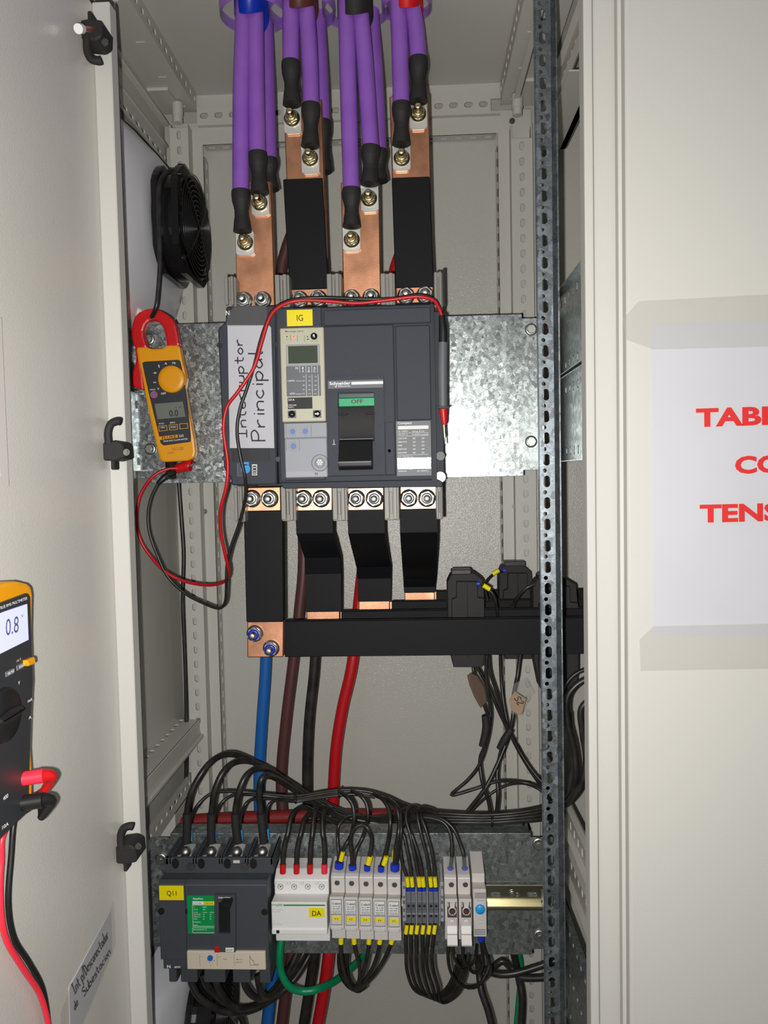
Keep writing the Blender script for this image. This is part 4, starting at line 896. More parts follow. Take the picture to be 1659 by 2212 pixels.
for a0, a1 in ((372, 388), (397, 432), (447, 492), (508, 545), (565, 588)): b.box(xa(a0, 2100, .97), xa(a1, 2100, .97), Ym+.012, 1.015, zt2, zl+.001, .001)
part('case', b, 'grey_small', sb)
# terminal block, open top with partitions
b = B(); Yt1 = .968; zt1 = zz_(1854, Yt1, 460)
XA, XB = xa(357, 1870, Yt1), xa(590, 1870, Yt1); dpt = 1.029; zf = zt1-.006
b.box(XA+.001, XB-.001, Yt1+.003, 1.028, z2-.002, zf-.004)
pit4 = (xa(568, 1828, .99)-xa(403, 1828, .99))/3; cx0 = xa(403, 1828, .99)
b.box(XA, XB, Yt1, Yt1+.006, z2, zt1, .0008)
for k in range(5):
    xx = cx0+(k-.5)*pit4; b.box(max(xx-.0028, XA), min(xx-.0006, XB), Yt1, dpt, zf-.002, zt1, .0004).box(max(xx+.0006, XA), min(xx+.0028, XB), Yt1, dpt, zf-.002, zt1, .0004)
b.box(XA, XA+.003, Yt1, dpt, zf-.002, zt1).box(XB-.003, XB, Yt1, dpt, zf-.002, zt1)
tb = part('terminal_block', b, 'grey_small', sb)
for k in range(4):
    xa_ = cx0+k*pit4-.0085
    n = 20; part('slot_opening', B().prism([(xa_+.0048*cos(2*pi*i/n), zt1-.007+.0068*sin(2*pi*i/n)) for i in range(n)], Yt1-.0004, Yt1+.0008), 'black', tb)
for k in range(4):
    xx = cx0+k*pit4; b = B(); b.box(xx-.0075, xx+.0075, .984, 1.008, zf-.001, zf+.006, .001)
    o = part('terminal', b, 'tin', tb)
    p = (xx, .986, zf+.005)
    d = Vector((0, -.75, .66)).normalized(); b = B().lathe(p, d, [(.0072, 0), (.0072, .002), (.006, .0035), (.0055, .006), (.003, .0075), (0, .0078)], 24); part('screw', b, 'steel', o)
    b = B().box(xx-.0105, xx-.007, Yt1+.004, .984, zf, zf+.0022, .0005); part('contact_tongue', b, 'beige_light', o)
b = B()
for x, y in ((407, 1881), (524, 1881)): part('cover_screw', B().dpx(x, y, .0055, G(.957), .9655, .008, 16), 'steel_dark', sb)
b = B()
for x, y in ((55, 432), (432, 432), (1480, 440)): part('case_screw', B().dpx(*q5(x, y), .0042, g, Ym-.0016, .003, 16), 'black', sb)
b = B(); p0, p1 = q5(32, 75), q5(368, 272); b.rpx(*p0, *p1, g, Ym-.0022, Ym-.0008, .0002); tg = part('tag', b, 'yellow_label', sb, 'yellow tag printed Q11'); part('lettering', B().text('Q11', g, q5(138, 208), q5(272, 208), 11, Ym-.0024, .004), 'ink', tg)
b = B(); b.rpx(*q5(418, 215), *q5(796, 738), g, Ym-.0018, Ym-.0008, .0003); gl_ = part('rating_label', b, 'green_label', sb, 'green rating label')
b = B(); b.rpx(*q5(490, 288), *q5(640, 332), g, Ym-.0021, Ym-.0018); Tq = lambda s, x0, y0, x1, h, bo=0: b.text(s, g, q5(x0, y0), q5(x1, y0), h, Ym-.0021, bo)
Tq('EasyPact', 498, 262, 638, 3.8, .02); Tq('Ui', 505, 372, 522, 2.8); Tq('500V', 630, 374, 688, 2.8); Tq('Uimp', 505, 404, 560, 2.8); Tq('8kV', 632, 406, 674, 2.8); Tq('Ue(V)', 505, 446, 562, 2.6); Tq('Icu(kA)', 630, 446, 692, 2.4); Tq('Ics(kA)', 722, 446, 784, 2.4)
for i, r in enumerate((('220/240', '40', '40'), ('380/415', '25', '25'), ('440', '20', '20'))): Tq(r[0], 505, 476+i*31, 600 if i < 2 else 556, 2.6); Tq(r[1], 634, 476+i*31, 656, 2.6); Tq(r[2], 726, 476+i*31, 748, 2.6)
Tq('50/60Hz', 505, 581, 600, 2.8); Tq('Cat.A', 505, 622, 560, 2.8); Tq('IEC60947-2', 502, 684, 690, 2.6)
for a in ((490, 338, 796, 342), (490, 630, 796, 634), (490, 338, 494, 634), (490, 650, 796, 654), (490, 720, 796, 724), (490, 650, 494, 724)): b.rpx(*q5(a[0], a[1]), *q5(a[2], a[3]), g, Ym-.0021, Ym-.0018)
part('lettering', b, 'white_print', gl_)
part('yellow_band', B().rpx(*q5(642, 290), *q5(796, 332), g, Ym-.0021, Ym-.0018), 'yellow_label', gl_)
b = B(); b.text('CVS100B', g, q5(505, 320), q5(610, 320), 2.6, Ym-.0023).text('100-630', g, q5(665, 320), q5(775, 320), 2.6, Ym-.0023, .01); part('dark_lettering', b, 'ink', gl_)
b = B(); b.ring([g(*q5(798, 178)), g(*q5(1088, 178)), g(*q5(1090, 968)), g(*q5(800, 968))], [g(*q5(858, 282)), g(*q5(1016, 282)), g(*q5(1018, 715)), g(*q5(860, 715))], Ym-.005, Ym-.0008); hf = part('handle_frame', b, 'grey_small', sb)
part('recess', B().rpx(*q5(858, 282), *q5(1018, 715), g, Ym-.0014, Ym-.0009), 'black', hf)
b = B(); b.rpx(*q5(858, 340), *q5(1004, 395), G(Ym-.02), Ym-.018, Ym-.001, .001).rpx(*q5(846, 372), *q5(1000, 412), G(Ym-.022), Ym-.021, Ym-.014, .001); part('lever', b, 'black_gloss', hf)
b = B().text('Schneider', g, q5(856, 226), q5(1022, 226), 3.4, Ym-.0053, .03).text('Electric', g, q5(932, 243), q5(1020, 243), 2, Ym-.0053, .01); part('logo_lettering', b, 'white_print', hf)
part('test_button', B().rpx(*q5(805, 887), *q5(870, 968), g, Ym-.0062, Ym-.004, .0004), 'red_plastic', hf)
b = B().rpx(*q5(952, 905), *q5(1068, 962), g, Ym-.0056, Ym-.004, .0003); sk = part('white_sticker', b, 'white_plastic', hf); part('lettering', B().text('4A102A', g, q5(968, 942), q5(1050, 942), 3, Ym-.0058, .01), 'ink', sk)
b = B().rpx(406, 2051, 575, 2090, g, Ym-.0045, Ym+.002, .0008); tu = part('trip_unit', b, 'beige_light', sb, 'beige thermal trip unit strip')
part('dial', B().dpx(456.4, 2064, .0036, g, Ym-.0062, .003, 20), 'blue_dial', tu)
b = B(); Tq = lambda s, x0, y0, x1, h: b.text(s, g, q5(x0, y0), q5(x1, y0), h, Ym-.0048, .005)
Tq('Ir', 614, 1034, 630, 2.4); Tq('Im', 850, 1040, 884, 2.4); Tq('500A', 918, 1074, 976, 2.8); Tq('TM 63 D', 1092, 1078, 1188, 2.8); Tq('EasyPact', 1092, 1114, 1190, 2.6); Tq('A', 738, 1160, 758, 2.8); Tq('.7', 682, 1088, 700, 2); Tq('.8', 718, 1114, 736, 2); Tq('.9', 758, 1114, 776, 2); Tq('1', 790, 1090, 804, 2)
for x in (598, 836, 1068): b.rpx(*q5(x, 998), *q5(x+3, 1160), g, Ym-.0048, Ym-.0044)
for a in ((1284, 1020, 1288, 1150), (1284, 1146, 1410, 1150), (1340, 1096, 1344, 1132), (1340, 1130, 1410, 1134)): b.rpx(*q5(a[0], a[1]), *q5(a[2], a[3]), g, Ym-.0048, Ym-.0044)
b.ppx([q5(1287, 1022), q5(1291, 1020), q5(1300, 1060), q5(1344, 1094), q5(1341, 1099), q5(1296, 1064)], g, Ym-.0048, Ym-.0044)
part('lettering', b, 'terminal_grey', tu)
part('lettering', B().text('N', g, (359.5, 2094), (367, 2094), 7, Ym+.0026, .03).text('4P3T', g, (375, 2094), (389, 2094), 4, Ym+.0026, .03), 'white_print', sb)
b = B().rpx(504, 1858, 518, 1864, G(Yt1), Yt1-.0006, Yt1, 0); part('small_sticker', b, 'white_warm', sb)
# ============================================================ SURGE PROTECTOR DA
q7 = Cz(580, 1780, .18083)
sp = thing('surge_protector', 'white modular surge protector with yellow DA tag beside the small breaker', 'surge protector', W(648, 2033, .98))
Y1, Y2, Y3 = .948, .972, 1.015
X0, X1 = xa(586.5, 1975, Y1), xa(706.5, 1975, Y1)
prof = [(Y1, zz_(2006, Y1)), (Y1, zz_(1949, Y1)), (Y2, zz_(1930, Y2)), (Y2, zz_(1901, Y2)), (Y2+.004, zz_(1897, Y2)), (Y2+.015, zz_(1897, Y2)+.0055), (Y3, zz_(1897, Y2)+.0055), (Y3, zz_(2033, Y2)), (Y2, zz_(2033, Y2)), (Y2, zz_(2017, Y1)+.001), (Y1-.002, zz_(2017, Y1)), (Y1-.002, zz_(2006, Y1))]
part('case', body_x(B(), X0, X1, prof, .0008), 'white_plastic', sp)
g = G(Y1); g2 = G(Y2)
for i, x in enumerate((143, 307, 470, 635)):
    p = g2(*q7(x, 748)); b = B(); b.lathe((p[0], Y2, p[1]), (0, -1, 0), [(.0038, .0), (.0036, .0008), (.003, .0008), (.003, .0002), (.0028, -.0004), (0, .0004)], 18); part('terminal_screw', b, 'steel', sp)
b = B()
for s, x0, x1 in (('N', 70, 90), ('L1', 222, 262), ('L2', 388, 426), ('L3', 560, 600)): b.text(s, g2, q7(x0, 718), q7(x1, 716), 5, Y2-.0003)
b.text('iPF K 40 3P+N', g, q7(45, 1030), q7(172, 1028), 2.8, Y1-.0003).text('Imax 40kA', g, q7(45, 1052), q7(140, 1050), 2.8, Y1-.0003).text('T2', g, q7(50, 1162), q7(78, 1162), 3, Y1-.0003).text('Uc(max)=1.7kV', g, q7(50, 1188), q7(132, 1188), 2.6, Y1-.0003).text('Uoc=340V', g, q7(50, 1205), q7(160, 1205), 2.6, Y1-.0003)
part('lettering', b, 'grey_print', sp)
b = B().rpx(*q7(178, 962), *q7(674, 978), g, Y1-.0003, Y1); b.text('Schneider', g, q7(36, 974), q7(172, 970), 4, Y1-.0003, .02).text('Electric', g, q7(92, 986), q7(168, 984), 2, Y1-.0003, .01); part('green_lettering', b, 'green_label', sp)
b = B().rpx(*q7(484, 998), *q7(668, 1108), g, Y1-.0016, Y1, .0002); tg = part('tag', b, 'yellow_label', sp, 'yellow tag printed DA'); part('lettering', B().text('DA', g, q7(525, 1088), q7(632, 1086), 11.5, Y1-.0018, .008), 'ink', tg)
part('status_window', B().rpx(*q7(97, 1257), *q7(134, 1294), g, Y1-.0026, Y1-.001, .0003), 'grey_line', sp)
# ============================================================ FUSE HOLDERS
fxl = [713.5, 744.8, 776, 807.3, 838.2, 868.2]
for i in range(5):
    xl, xr = fxl[i]-2.2, fxl[i+1]-2.6
    t = thing('fuse_holder', 'closed cream fuse holder tagged F%d, %s in the row of five' % (i+1, ('first', 'second', 'third', 'fourth', 'last')[i]), 'fuse holder', W((xl+xr)/2, 2023, .985), 'closed fuse holders F1 to F5')
    X0, X1 = xa(xl, 1975, Y1), xa(xr, 1975, Y1); dy = i*1.1
    prof = [(Y1+.004, zz_(2011+dy, Y1)), (Y1+.004, zz_(1937+dy, Y1+.004)), (Y2, zz_(1927+dy, Y2)), (Y2, zz_(1894+dy*.5, Y2)), (Y2+.005, zz_(1890+dy*.5, Y2)), (Y3, zz_(1890+dy*.5, Y2)+.004), (Y3, zz_(2023+dy, Y2)), (Y2-.004, zz_(2023+dy, Y2)), (Y2-.004, zz_(2011+dy, Y1))]
    part('case', body_x(B(), X0+.0002, X1-.0002, prof, .0008), 'white_warm', t)
    Yf = Y1+.004; gf = G(Yf); ox, oy = xl-715+4.2, dy
    p = g2((xl+xr)/2+1.5, 1907+dy); b = B().lathe((p[0], Y2+.001, p[1]), (0, -1, 0), [(.0034, 0), (.0034, .0014), (.0028, .0016), (0, .0010)], 20); part('terminal_screw', b, 'steel_dark', t)
    m = (xl+xr)/2
    pl_ = part('rating_plate', B().rpx(m-11.5, 1943+dy, m+11, 1974+dy, gf, Yf-.0008, Yf, .0002), 'white_plastic', t)
    b = B()
    b.ring([gf(m-11.8, 1942.6+dy), gf(m+11.3, 1942.6+dy), gf(m+11.3, 1974.5+dy), gf(m-11.8, 1974.5+dy)], [gf(m-11.2, 1943.2+dy), gf(m+10.4, 1943.2+dy), gf(m+10.4, 1973.7+dy), gf(m-11.2, 1973.7+dy)], Yf-.0009, Yf-.0004)
    for s, a, c, y, h in (('C-aland', -9, 9, 1953, 5), ('10 x 38', -8, 8, 1958.5, 2.8), ('32A 690V', -8.5, 8.5, 1963.5, 2.8), ('INDUSTRIA', -9, 9, 1968.5, 2.4), ('ARGENTINA', -9, 9, 1972.3, 2.4)): b.text(s, gf, (m+a, y+dy), (m+c, y+dy), h, Yf-.0010, .02)
    b.ring([gf(m-11, 1975.5+dy), gf(m+12, 1975.5+dy), gf(m+12, 1998+dy), gf(m-11, 1998+dy)], [gf(m-10.4, 1975.5+dy), gf(m+11.4, 1975.5+dy), gf(m+11.4, 1997.2+dy), gf(m-10.4, 1997.2+dy)], Yf-.0004, Yf)
    part('lettering', b, 'grey_case', pl_)
    b = B().rpx(m-9.5, 1979.5+dy*1.2, m+10, 1987.5+dy*1.2, gf, Yf-.0008, Yf, .0001); tg = part('tag', b, 'yellow_label', t); part('lettering', B().text('F%d' % (i+1), gf, (m-3, 1986+dy*1.2), (m+3.5, 1986+dy*1.2), 4.4, Yf-.001), 'ink', tg)
    part('latch', B().rpx(m-11, 2001+dy, m+12, 2009+dy, gf, Yf-.0012, Yf+.002, .0006).dpx(m, 2014+dy, .003, g2, Y2-.005, .002, 14), 'white_warm', t)
# open fuse holders and thermostat : crop mapping
q8 = Cz(860, 1780, .13261)
for i, (xl, xr) in enumerate(((961, 989), (991, 1019.5))):
    t = thing('fuse_holder', 'white fuse holder with its carrier pulled open, %s of the open pair' % ('left', 'right')[i], 'fuse holder', W((xl+xr)/2, 2040, .985), 'open fuse holders left of the thermostat')
    X0, X1 = xa(xl, 1975, Y1+.004), xa(xr, 1975, Y1+.004); g3 = G(Y1+.004)
    prof = [(Y1+.004, zz_(2017, Y1, 990)), (Y1+.004, zz_(1942, Y1+.004, 990)), (Y2, zz_(1931, Y2, 990)), (Y2, zz_(1897, Y2, 990)), (Y2+.005, zz_(1893, Y2, 990)), (Y3, zz_(1893, Y2, 990)+.005), (Y3, zz_(2026, Y2, 990)), (Y2-.004, zz_(2026, Y2, 990)), (Y2-.004, zz_(2017, Y1, 990))]
    part('case', body_x(B(), X0+.0002, X1-.0002, prof, .0008), 'white_warm', t)
    m = (xl+xr)/2+1; Yf = Y1+.004
    p = g2(m-1, 1911); part('terminal_screw', B().lathe((p[0], Y2+.001, p[1]), (0, -1, 0), [(.0034, 0), (.0034, .0014), (.0028, .0016), (0, .0010)], 20), 'steel_dark', t)
    b = B().rpx(m-10, 1949, m+11, 1982, g3, Yf-.0002, Yf+.0006); b2 = part('cavity', b, 'steel_dark', t)
    b = B(); P = g3(m+1, 1967); b.lathe((P[0], Yf-.0004, P[1]), (0, -1, 0), [(.0052, 0), (.0052, .0018), (.0042, .0018), (.0042, .0004)], 24).rpx(m-9.5, 1950, m-7, 1958, g3, Yf-.001, Yf).rpx(m+8.5, 1950, m+10.5, 1958, g3, Yf-.001, Yf); b.ppx([(m-5, 1949), (m+7, 1949), (m+5.5, 1960), (m-3.5, 1960)], g3, Yf-.0012, Yf); part('carrier_clip', b, 'white_warm', t)
    part('spring_contact', B().rpx(m-3, 1962, m+4.5, 1973, g3, Yf-.0028, Yf), 'brown_cable', t)
    # carrier hinged forward: sloping plate reaching in front
    zc0, zc1, zc2 = zz_(1983, Yf, 990), zz_(2015, Yf-.012, 990), zz_(2041, Yf-.014, 990)
    b = B(); body_x(b, xa(m-11.5, 2000, Yf), xa(m+11, 2000, Yf), [(Yf-.0005, zc0), (Yf-.010, zc0-.004), (Yf-.015, zc1), (Yf-.013, zc1-.002), (Yf-.020, zc2+.003), (Yf-.018, zc2), (Yf-.006, zc2+.001), (Yf-.004, zc1), (Yf-.0005, zc1)], .0005); part('carrier', b, 'white_warm', t)
    part('carrier_tab', B().rpx(m-4, 1986, m+5, 1991, G(Yf-.011), Yf-.0125, Yf-.009, .0004), 'white_plastic', t)
ts = thing('thermostat', 'narrow white module with round blue knob at the right end of the device row', 'thermostat', W(1036, 2024, .985))
X0, X1 = xa(1022.5, 1975, Y1+.004), xa(1051, 1975, Y1+.004)
prof = [(Y1+.004, zz_(2024, Y1+.004, 1036)), (Y1+.004, zz_(1921, Y1+.004, 1036)), (Y2, zz_(1905, Y2, 1036)), (Y2, zz_(1888, Y2, 1036)), (Y3, zz_(1888, Y2, 1036)+.009), (Y3, zz_(2024, Y1+.004, 1036))]
part('case', body_x(B(), X0+.0002, X1, prof, .0008), 'white_warm', ts); g3 = G(Y1+.004); Yf = Y1+.004
p = g3(1037, 1963.5); part('knob', B().lathe((p[0], Yf, p[1]), (0, -1, 0), [(.0062, 0), (.0062, .002), (.0056, .003), (0, .0032)], 28), 'blue_sticker', ts)
b = B()
for y in (1929, 1932.2, 1935.5, 1938.8, 2007.5, 2011, 2014.5, 2018): b.rpx(1025, y, 1049, y+1.1, g3, Yf-.0002, Yf)
part('vent_slots', b, 'grey_case', ts)
b = B().text('finder', g3, (1030, 1946), (1048, 1946), 4, Yf-.0003, .01).text('0', g3, (1027, 1980), (1030, 1980), 3, Yf-.0003).text('60', g3, (1041, 1980), (1046, 1980), 3, Yf-.0003).text('7T.81', g3, (1032, 1988), (1046, 1988), 3, Yf-.0003).text('10A 250V', g3, (1034, 1996), (1048, 1996), 2.4, Yf-.0003); part('lettering', b, 'grey_print', ts)
# terminal blocks
Y4 = .978; g4 = G(Y4)
tx = [(877.5, 888), (888.2, 898), (901, 911.5), (911.8, 922), (925.5, 936.5), (936.8, 947.5)]
for i, (xl, xr) in enumerate(tx):
    t = thing('terminal_block', 'dark grey rail terminal block, %s of the six, between yellow wire markers' % ('first', 'second', 'third', 'fourth', 'fifth', 'last')[i], 'terminal block', W((xl+xr)/2, 1996, Y4+.02), 'grey rail terminal blocks')
    X0, X1 = xa(xl, 1960, Y4), xa(xr, 1960, Y4); z_ = lambda y: zz_(y, Y4, 910)
    prof = [(Y4, z_(1995)), (Y4, z_(1975)), (Y4+.001, z_(1974)), (Y4+.001, z_(1965)), (Y4, z_(1964)), (Y4, z_(1948)), (Y4+.008, z_(1935)), (Y4+.008, z_(1926)), (Y3+.01, z_(1921)), (Y3+.01, z_(1995))]
    part('case', body_x(B(), X0+.0001, X1-.0001, prof, .0004), 'terminal_grey', t)
    b = B(); m = (xl+xr)/2
    for y in (1957, 1978.5): b.dpx(m, y, .0019, g4, Y4-.0004, .001, 14)
    b.rpx(xl+1, 1936, xr-1, 1937, G(Y4+.008), Y4+.0076, Y4+.009)
    part('screw_opening', b, 'grey_line', t)
for i, x in enumerate((899.5, 923.5, 949.5)):
    solo('partition_plate', B().box(xa(x-1.1, 1960, Y4-.004), xa(x+1.1, 1960, Y4-.004), Y4-.005, Y3+.01, zz_(1999, Y4-.004, 910), zz_(1922, Y4-.004, 910), .0003), 'terminal_light', 'thin light grey partition plate, %s of three between the grey terminal blocks' % ('first', 'second', 'last')[i], 'partition plate', 'partition plates of the terminal row')
for i, (xl, xr) in enumerate(((868.8, 877), (951, 958.5))):
    t = thing('end_clamp', 'light grey end clamp at the %s end of the terminal row' % ('left', 'right')[i], 'end clamp', W((xl+xr)/2, 1988, Y4+.02), 'end clamps')
    part('case', B().box(xa(xl, 1950, Y4), xa(xr, 1950, Y4), Y4-.002, Y3+.01, zz_(1989, Y4, 910), zz_(1904, Y4, 910), .0006), 'terminal_light', t)
    b = B(); m = (xl+xr)/2
    for y, h in ((1915, 6), (1936, 5), (1947, 7), (1964, 7), (1978, 5)): b.rpx(m-2.2, y-h/2, m+2.2, y+h/2, g4, Y4-.0024, Y4-.001)
    part('clamp_opening', b, 'terminal_grey', t)
# ============================================================ WIRES
def tb_(P, k0, k1):
    """sub path by fraction indices"""
    return P[k0:k1]
def wire(lab, path, r, bits=(), m='cable_black', grp=None, nm='wire', cat='wire'):
    """path (px,py,Y). bits: (name, [(x,y,Y)..], r, mat)"""
    pts = [W(*p) for p in path]
    if not bits: return solo(nm, B().tube(pts, r, 10), m, lab, cat, grp)
    t = thing(nm, lab, cat, W(*path[0]), grp); part('insulation', B().tube(pts, r, 10), m, t)
    for n_, P, rr, mm in bits: part(n_, B().tube([W(*p) for p in P], rr, 12, 2), mm, t)
    return t
# four thick cables of the small breaker
G1 = 'thick black cables entering the top of breaker Q11'
for i, (lab, P) in enumerate((
    ('first thick black cable into the top of breaker Q11, highest arch', [(403, 1818, .992), (404, 1790, .99), (404, 1755, .99), (414, 1710, .99), (440, 1664, 1.0), (468, 1637, 1.02), (500, 1629, 1.04), (535, 1640, 1.06), (580, 1662, 1.08), (625, 1695, 1.09), (680, 1727, 1.10), (730, 1750, 1.11), (790, 1766, 1.11), (850, 1775, 1.11)]),
    ('second thick black cable into the top of breaker Q11', [(457, 1818, .992), (456, 1790, .99), (457, 1755, .99), (465, 1705, .99), (485, 1664, 1.0), (510, 1646, 1.02), (542, 1645, 1.04), (580, 1662, 1.07), (630, 1694, 1.085), (685, 1727, 1.095), (740, 1754, 1.1), (800, 1772, 1.1), (860, 1779, 1.1)]),
    ('third thick black cable into the top of breaker Q11', [(514, 1818, .992), (510, 1790, .99), (508, 1755, .99), (518, 1705, .99), (535, 1672, 1.0), (560, 1660, 1.02), (590, 1668, 1.05), (640, 1703, 1.075), (695, 1737, 1.09), (750, 1761, 1.09), (810, 1776, 1.09)]),
    ('fourth thick black cable into the top of breaker Q11, lowest arch', [(570, 1818, .992), (567, 1790, .99), (563, 1755, .99), (560, 1715, .99), (564, 1685, .99), (578, 1676, 1.0), (600, 1683, 1.03), (645, 1712, 1.06), (700, 1745, 1.08), (760, 1768, 1.08), (820, 1780, 1.08)]))):
    wire(lab, P, .0043, [('heat_shrink', [(P[0][0], 1820, .990), (P[1][0], 1790, .989), (P[2][0], 1757, .989)], .0058, 'black_matt')], grp=G1, nm='power_wire')
G2 = 'thin black wires with blue ferrules on top of breaker Q11'
for i, (lab, P) in enumerate((
    ('thin wire with blue ferrule beside the first thick cable of Q11', [(411, 1815, 1.0), (410, 1795, 1.0), (412, 1770, 1.0), (425, 1742, 1.0), (450, 1718, 1.01), (480, 1710, 1.02), (530, 1711, 1.03), (580, 1716, 1.03), (640, 1719, 1.03), (700, 1710, 1.03), (740, 1706, 1.03), (790, 1709, 1.03), (835, 1722, 1.03), (870, 1738, 1.04), (920, 1752, 1.06)]),
    ('thin wire with blue ferrule beside the second thick cable of Q11', [(463, 1815, 1.0), (462, 1795, 1.0), (464, 1765, 1.0), (478, 1735, 1.0), (505, 1718, 1.01), (550, 1717, 1.025), (600, 1722, 1.03), (640, 1724, 1.028), (700, 1714, 1.028), (740, 1710, 1.028), (790, 1713, 1.03), (850, 1735, 1.04), (900, 1757, 1.06)]),
    ('thin wire with blue ferrule beside the third thick cable of Q11', [(520, 1815, 1.0), (519, 1792, 1.0), (520, 1765, 1.0), (530, 1738, 1.0), (550, 1726, 1.01), (600, 1726, 1.025), (640, 1728, 1.026), (700, 1719, 1.026), (750, 1713, 1.028), (800, 1716, 1.03)]),
    ('thin wire with blue ferrule beside the fourth thick cable of Q11', [(577, 1812, 1.0), (576, 1790, 1.0), (575, 1765, 1.0), (580, 1740, 1.0), (600, 1728, 1.01), (640, 1731, 1.024), (700, 1722, 1.024), (760, 1716, 1.026), (810, 1722, 1.03)]))):
    wire(lab, P, .0022, [('ferrule', [P[0], P[1]], .0034, 'blue_sticker')], grp=G2)
# surge protector input wires
for i, (xb, P) in enumerate(((617.5, [(622, 1800), (629, 1765), (641, 1749), (660, 1744), (682, 1757), (705, 1775)]), (646, [(650, 1800), (657, 1772), (668, 1759), (686, 1757), (706, 1768), (730, 1778)]), (673, [(675, 1800), (678, 1765), (687, 1748), (699, 1743), (713, 1755), (740, 1772)]), (699.5, [(697, 1800), (697, 1765), (703, 1748), (712, 1745), (722, 1757), (745, 1770)]))):
    x0 = (611, 640.5, 669.5, 700.5)[i]
    wire('black wire with red ferrule into terminal %s of the white surge protector' % ('N', 'L1', 'L2', 'L3')[i], [(x0, 1874, .978), (x0+1, 1840, .978), (xb, 1815, .98)]+[(x, y, .982+.012*k) for k, (x, y) in enumerate(P)], .0034, [('ferrule', [(x0, 1886, .977), (x0, 1866, .977)], .0040, 'red_bright' if i == 3 else 'red_plastic')], grp='red-ferruled wires of the surge protector')
# fuse holder top wires
def marked(lab, P, r, fer, mk, grp, fr=.0036, mr=.0034):
    bits = [('ferrule', fer, fr, 'blue_ferrule')]
    if mk: bits.append(('marker_sleeve', mk, mr, 'yellow_label'))
    return wire(lab, P, r, bits, grp=grp)
GF = 'wires entering the top of fuse holders F1 to F5'
marked('marked wire into the top of fuse holder F1', [(733, 1868, .979), (737, 1845, .979), (750, 1820, .979), (760, 1800, .99), (765, 1770, .99), (762, 1740, .995), (750, 1722, 1.0), (735, 1710, 1.02)], .0028, [(732, 1875, .979), (733, 1862, .979)], [(736, 1859, .976), (741, 1840, .976)], GF, .0058, .003)
wire('second wire into the top of fuse holder F1 from the bundle', [(731, 1868, .980), (731, 1840, .980), (729, 1810, .988), (731, 1785, .99), (745, 1768, 1.0), (770, 1763, 1.03), (820, 1768, 1.06)], .0022, grp=GF)
marked('wire into the top of fuse holder F2', [(761, 1870, .979), (760, 1845, .979), (757, 1820, .979), (760, 1800, .979), (770, 1786, .979), (783, 1782, .979), (795, 1790, .976), (803, 1810, .976), (802, 1830, .976), (798, 1850, .976), (793, 1872, .979)], .0029, [(762, 1878, .979), (761, 1868, .979)], None, GF, .0052)
wire('second wire into the top of fuse holder F2 from the bundle', [(764, 1868, .980), (768, 1840, .980), (783, 1810, .99), (791, 1785, .99), (795, 1760, .99), (791, 1735, .995), (778, 1718, 1.0), (760, 1708, 1.02)], .0027, grp=GF)
marked('marked wire end into the top of fuse holder F3', [(794, 1878, .979), (796, 1860, .979)], .0029, [(793, 1880, .979), (793, 1869, .979)], [(795, 1867, .976), (800, 1849, .976)], GF, .0042, .0037)
marked('marked wire into the top of fuse holder F4', [(823, 1872, .979), (832, 1845, .979), (840, 1810, .979), (843, 1780, .979), (840, 1750, .99), (828, 1728, 1.0), (808, 1714, 1.02)], .0028, [(823, 1882, .979), (823, 1871, .979)], [(829, 1868, .976), (835, 1850, .976)], GF, .0042, .0034)
marked('marked wire into the top of fuse holder F5', [(853, 1868, .979), (855, 1835, .979), (861, 1800, .979), (862, 1770, .99), (855, 1742, 1.0), (840, 1727, 1.02)], .0031, [(853, 1880, .979), (853, 1866, .979)], [(852, 1857, .982), (853, 1838, .982)], GF, .0058, .0036)
wire('second wire into the top of fuse holder F5', [(856, 1870, .980), (861, 1835, .980), (866, 1800, .980), (866, 1770, .99), (862, 1748, 1.0), (850, 1733, 1.02)], .0026, grp=GF)
# terminal row, upper wires
GT = 'wires with yellow markers entering the top of the terminal blocks'
xs = [(880, 1898), (890, 1900), (905, 1902), (914, 1899), (930, 1904), (940, 1902)]
tops = [[(868, 1860), (862, 1800), (862, 1770), (868, 1750), (885, 1745)], [(884, 1860), (874, 1810), (868, 1790), (880, 1772), (905, 1765)], [(896, 1850), (885, 1800), (877, 1770), (880, 1748), (892, 1742), (910, 1748)], [(905, 1850), (890, 1805), (882, 1785), (880, 1765), (884, 1750), (905, 1745)], [(922, 1850), (908, 1795), (902, 1765), (902, 1750), (912, 1744), (935, 1750)], [(935, 1850), (921, 1795), (911, 1768), (911, 1755), (920, 1750), (945, 1757)]]
for i in range(6):
    x, y = xs[i]
    P = [(x+1.5, 1918, .985), (x, y, .985)]+[(a, c, .988+.008*k) for k, (a, c) in enumerate(tops[i])]
    marked('black wire with yellow marker into the top of the %s terminal block' % ('first', 'second', 'third', 'fourth', 'fifth', 'last')[i], P, .0023, [(x+1.6, 1924, .985), (x+1.5, 1917, .985)], [(x+1, 1915, .982), (x-1, 1895, .982)], GT, .0027, .0027)
# thermostat side wires
GO = 'wires with clear sleeves into the open fuse holders'
for i, (x, P) in enumerate(((973, [(976, 1850), (976, 1820), (971, 1795), (958, 1777), (935, 1768), (905, 1766), (880, 1775), (868, 1790)]), (1004, [(1002, 1850), (996, 1828), (985, 1800), (972, 1782), (955, 1770), (930, 1763), (905, 1762)]))):
    wire('black wire with clear sleeve into the %s open fuse holder' % ('left', 'right')[i], [(x, 1876, .99)]+[(a, c, .99+.004*k) for k, (a, c) in enumerate(P)], .0026, [('ferrule', [(x, 1886, .988), (x, 1874, .988)], .0040, 'blue_ferrule'), ('clear_sleeve', [(x, 1876, .988), (x+1, 1850, .989)], .0046, 'clear_cover')], grp=GO)
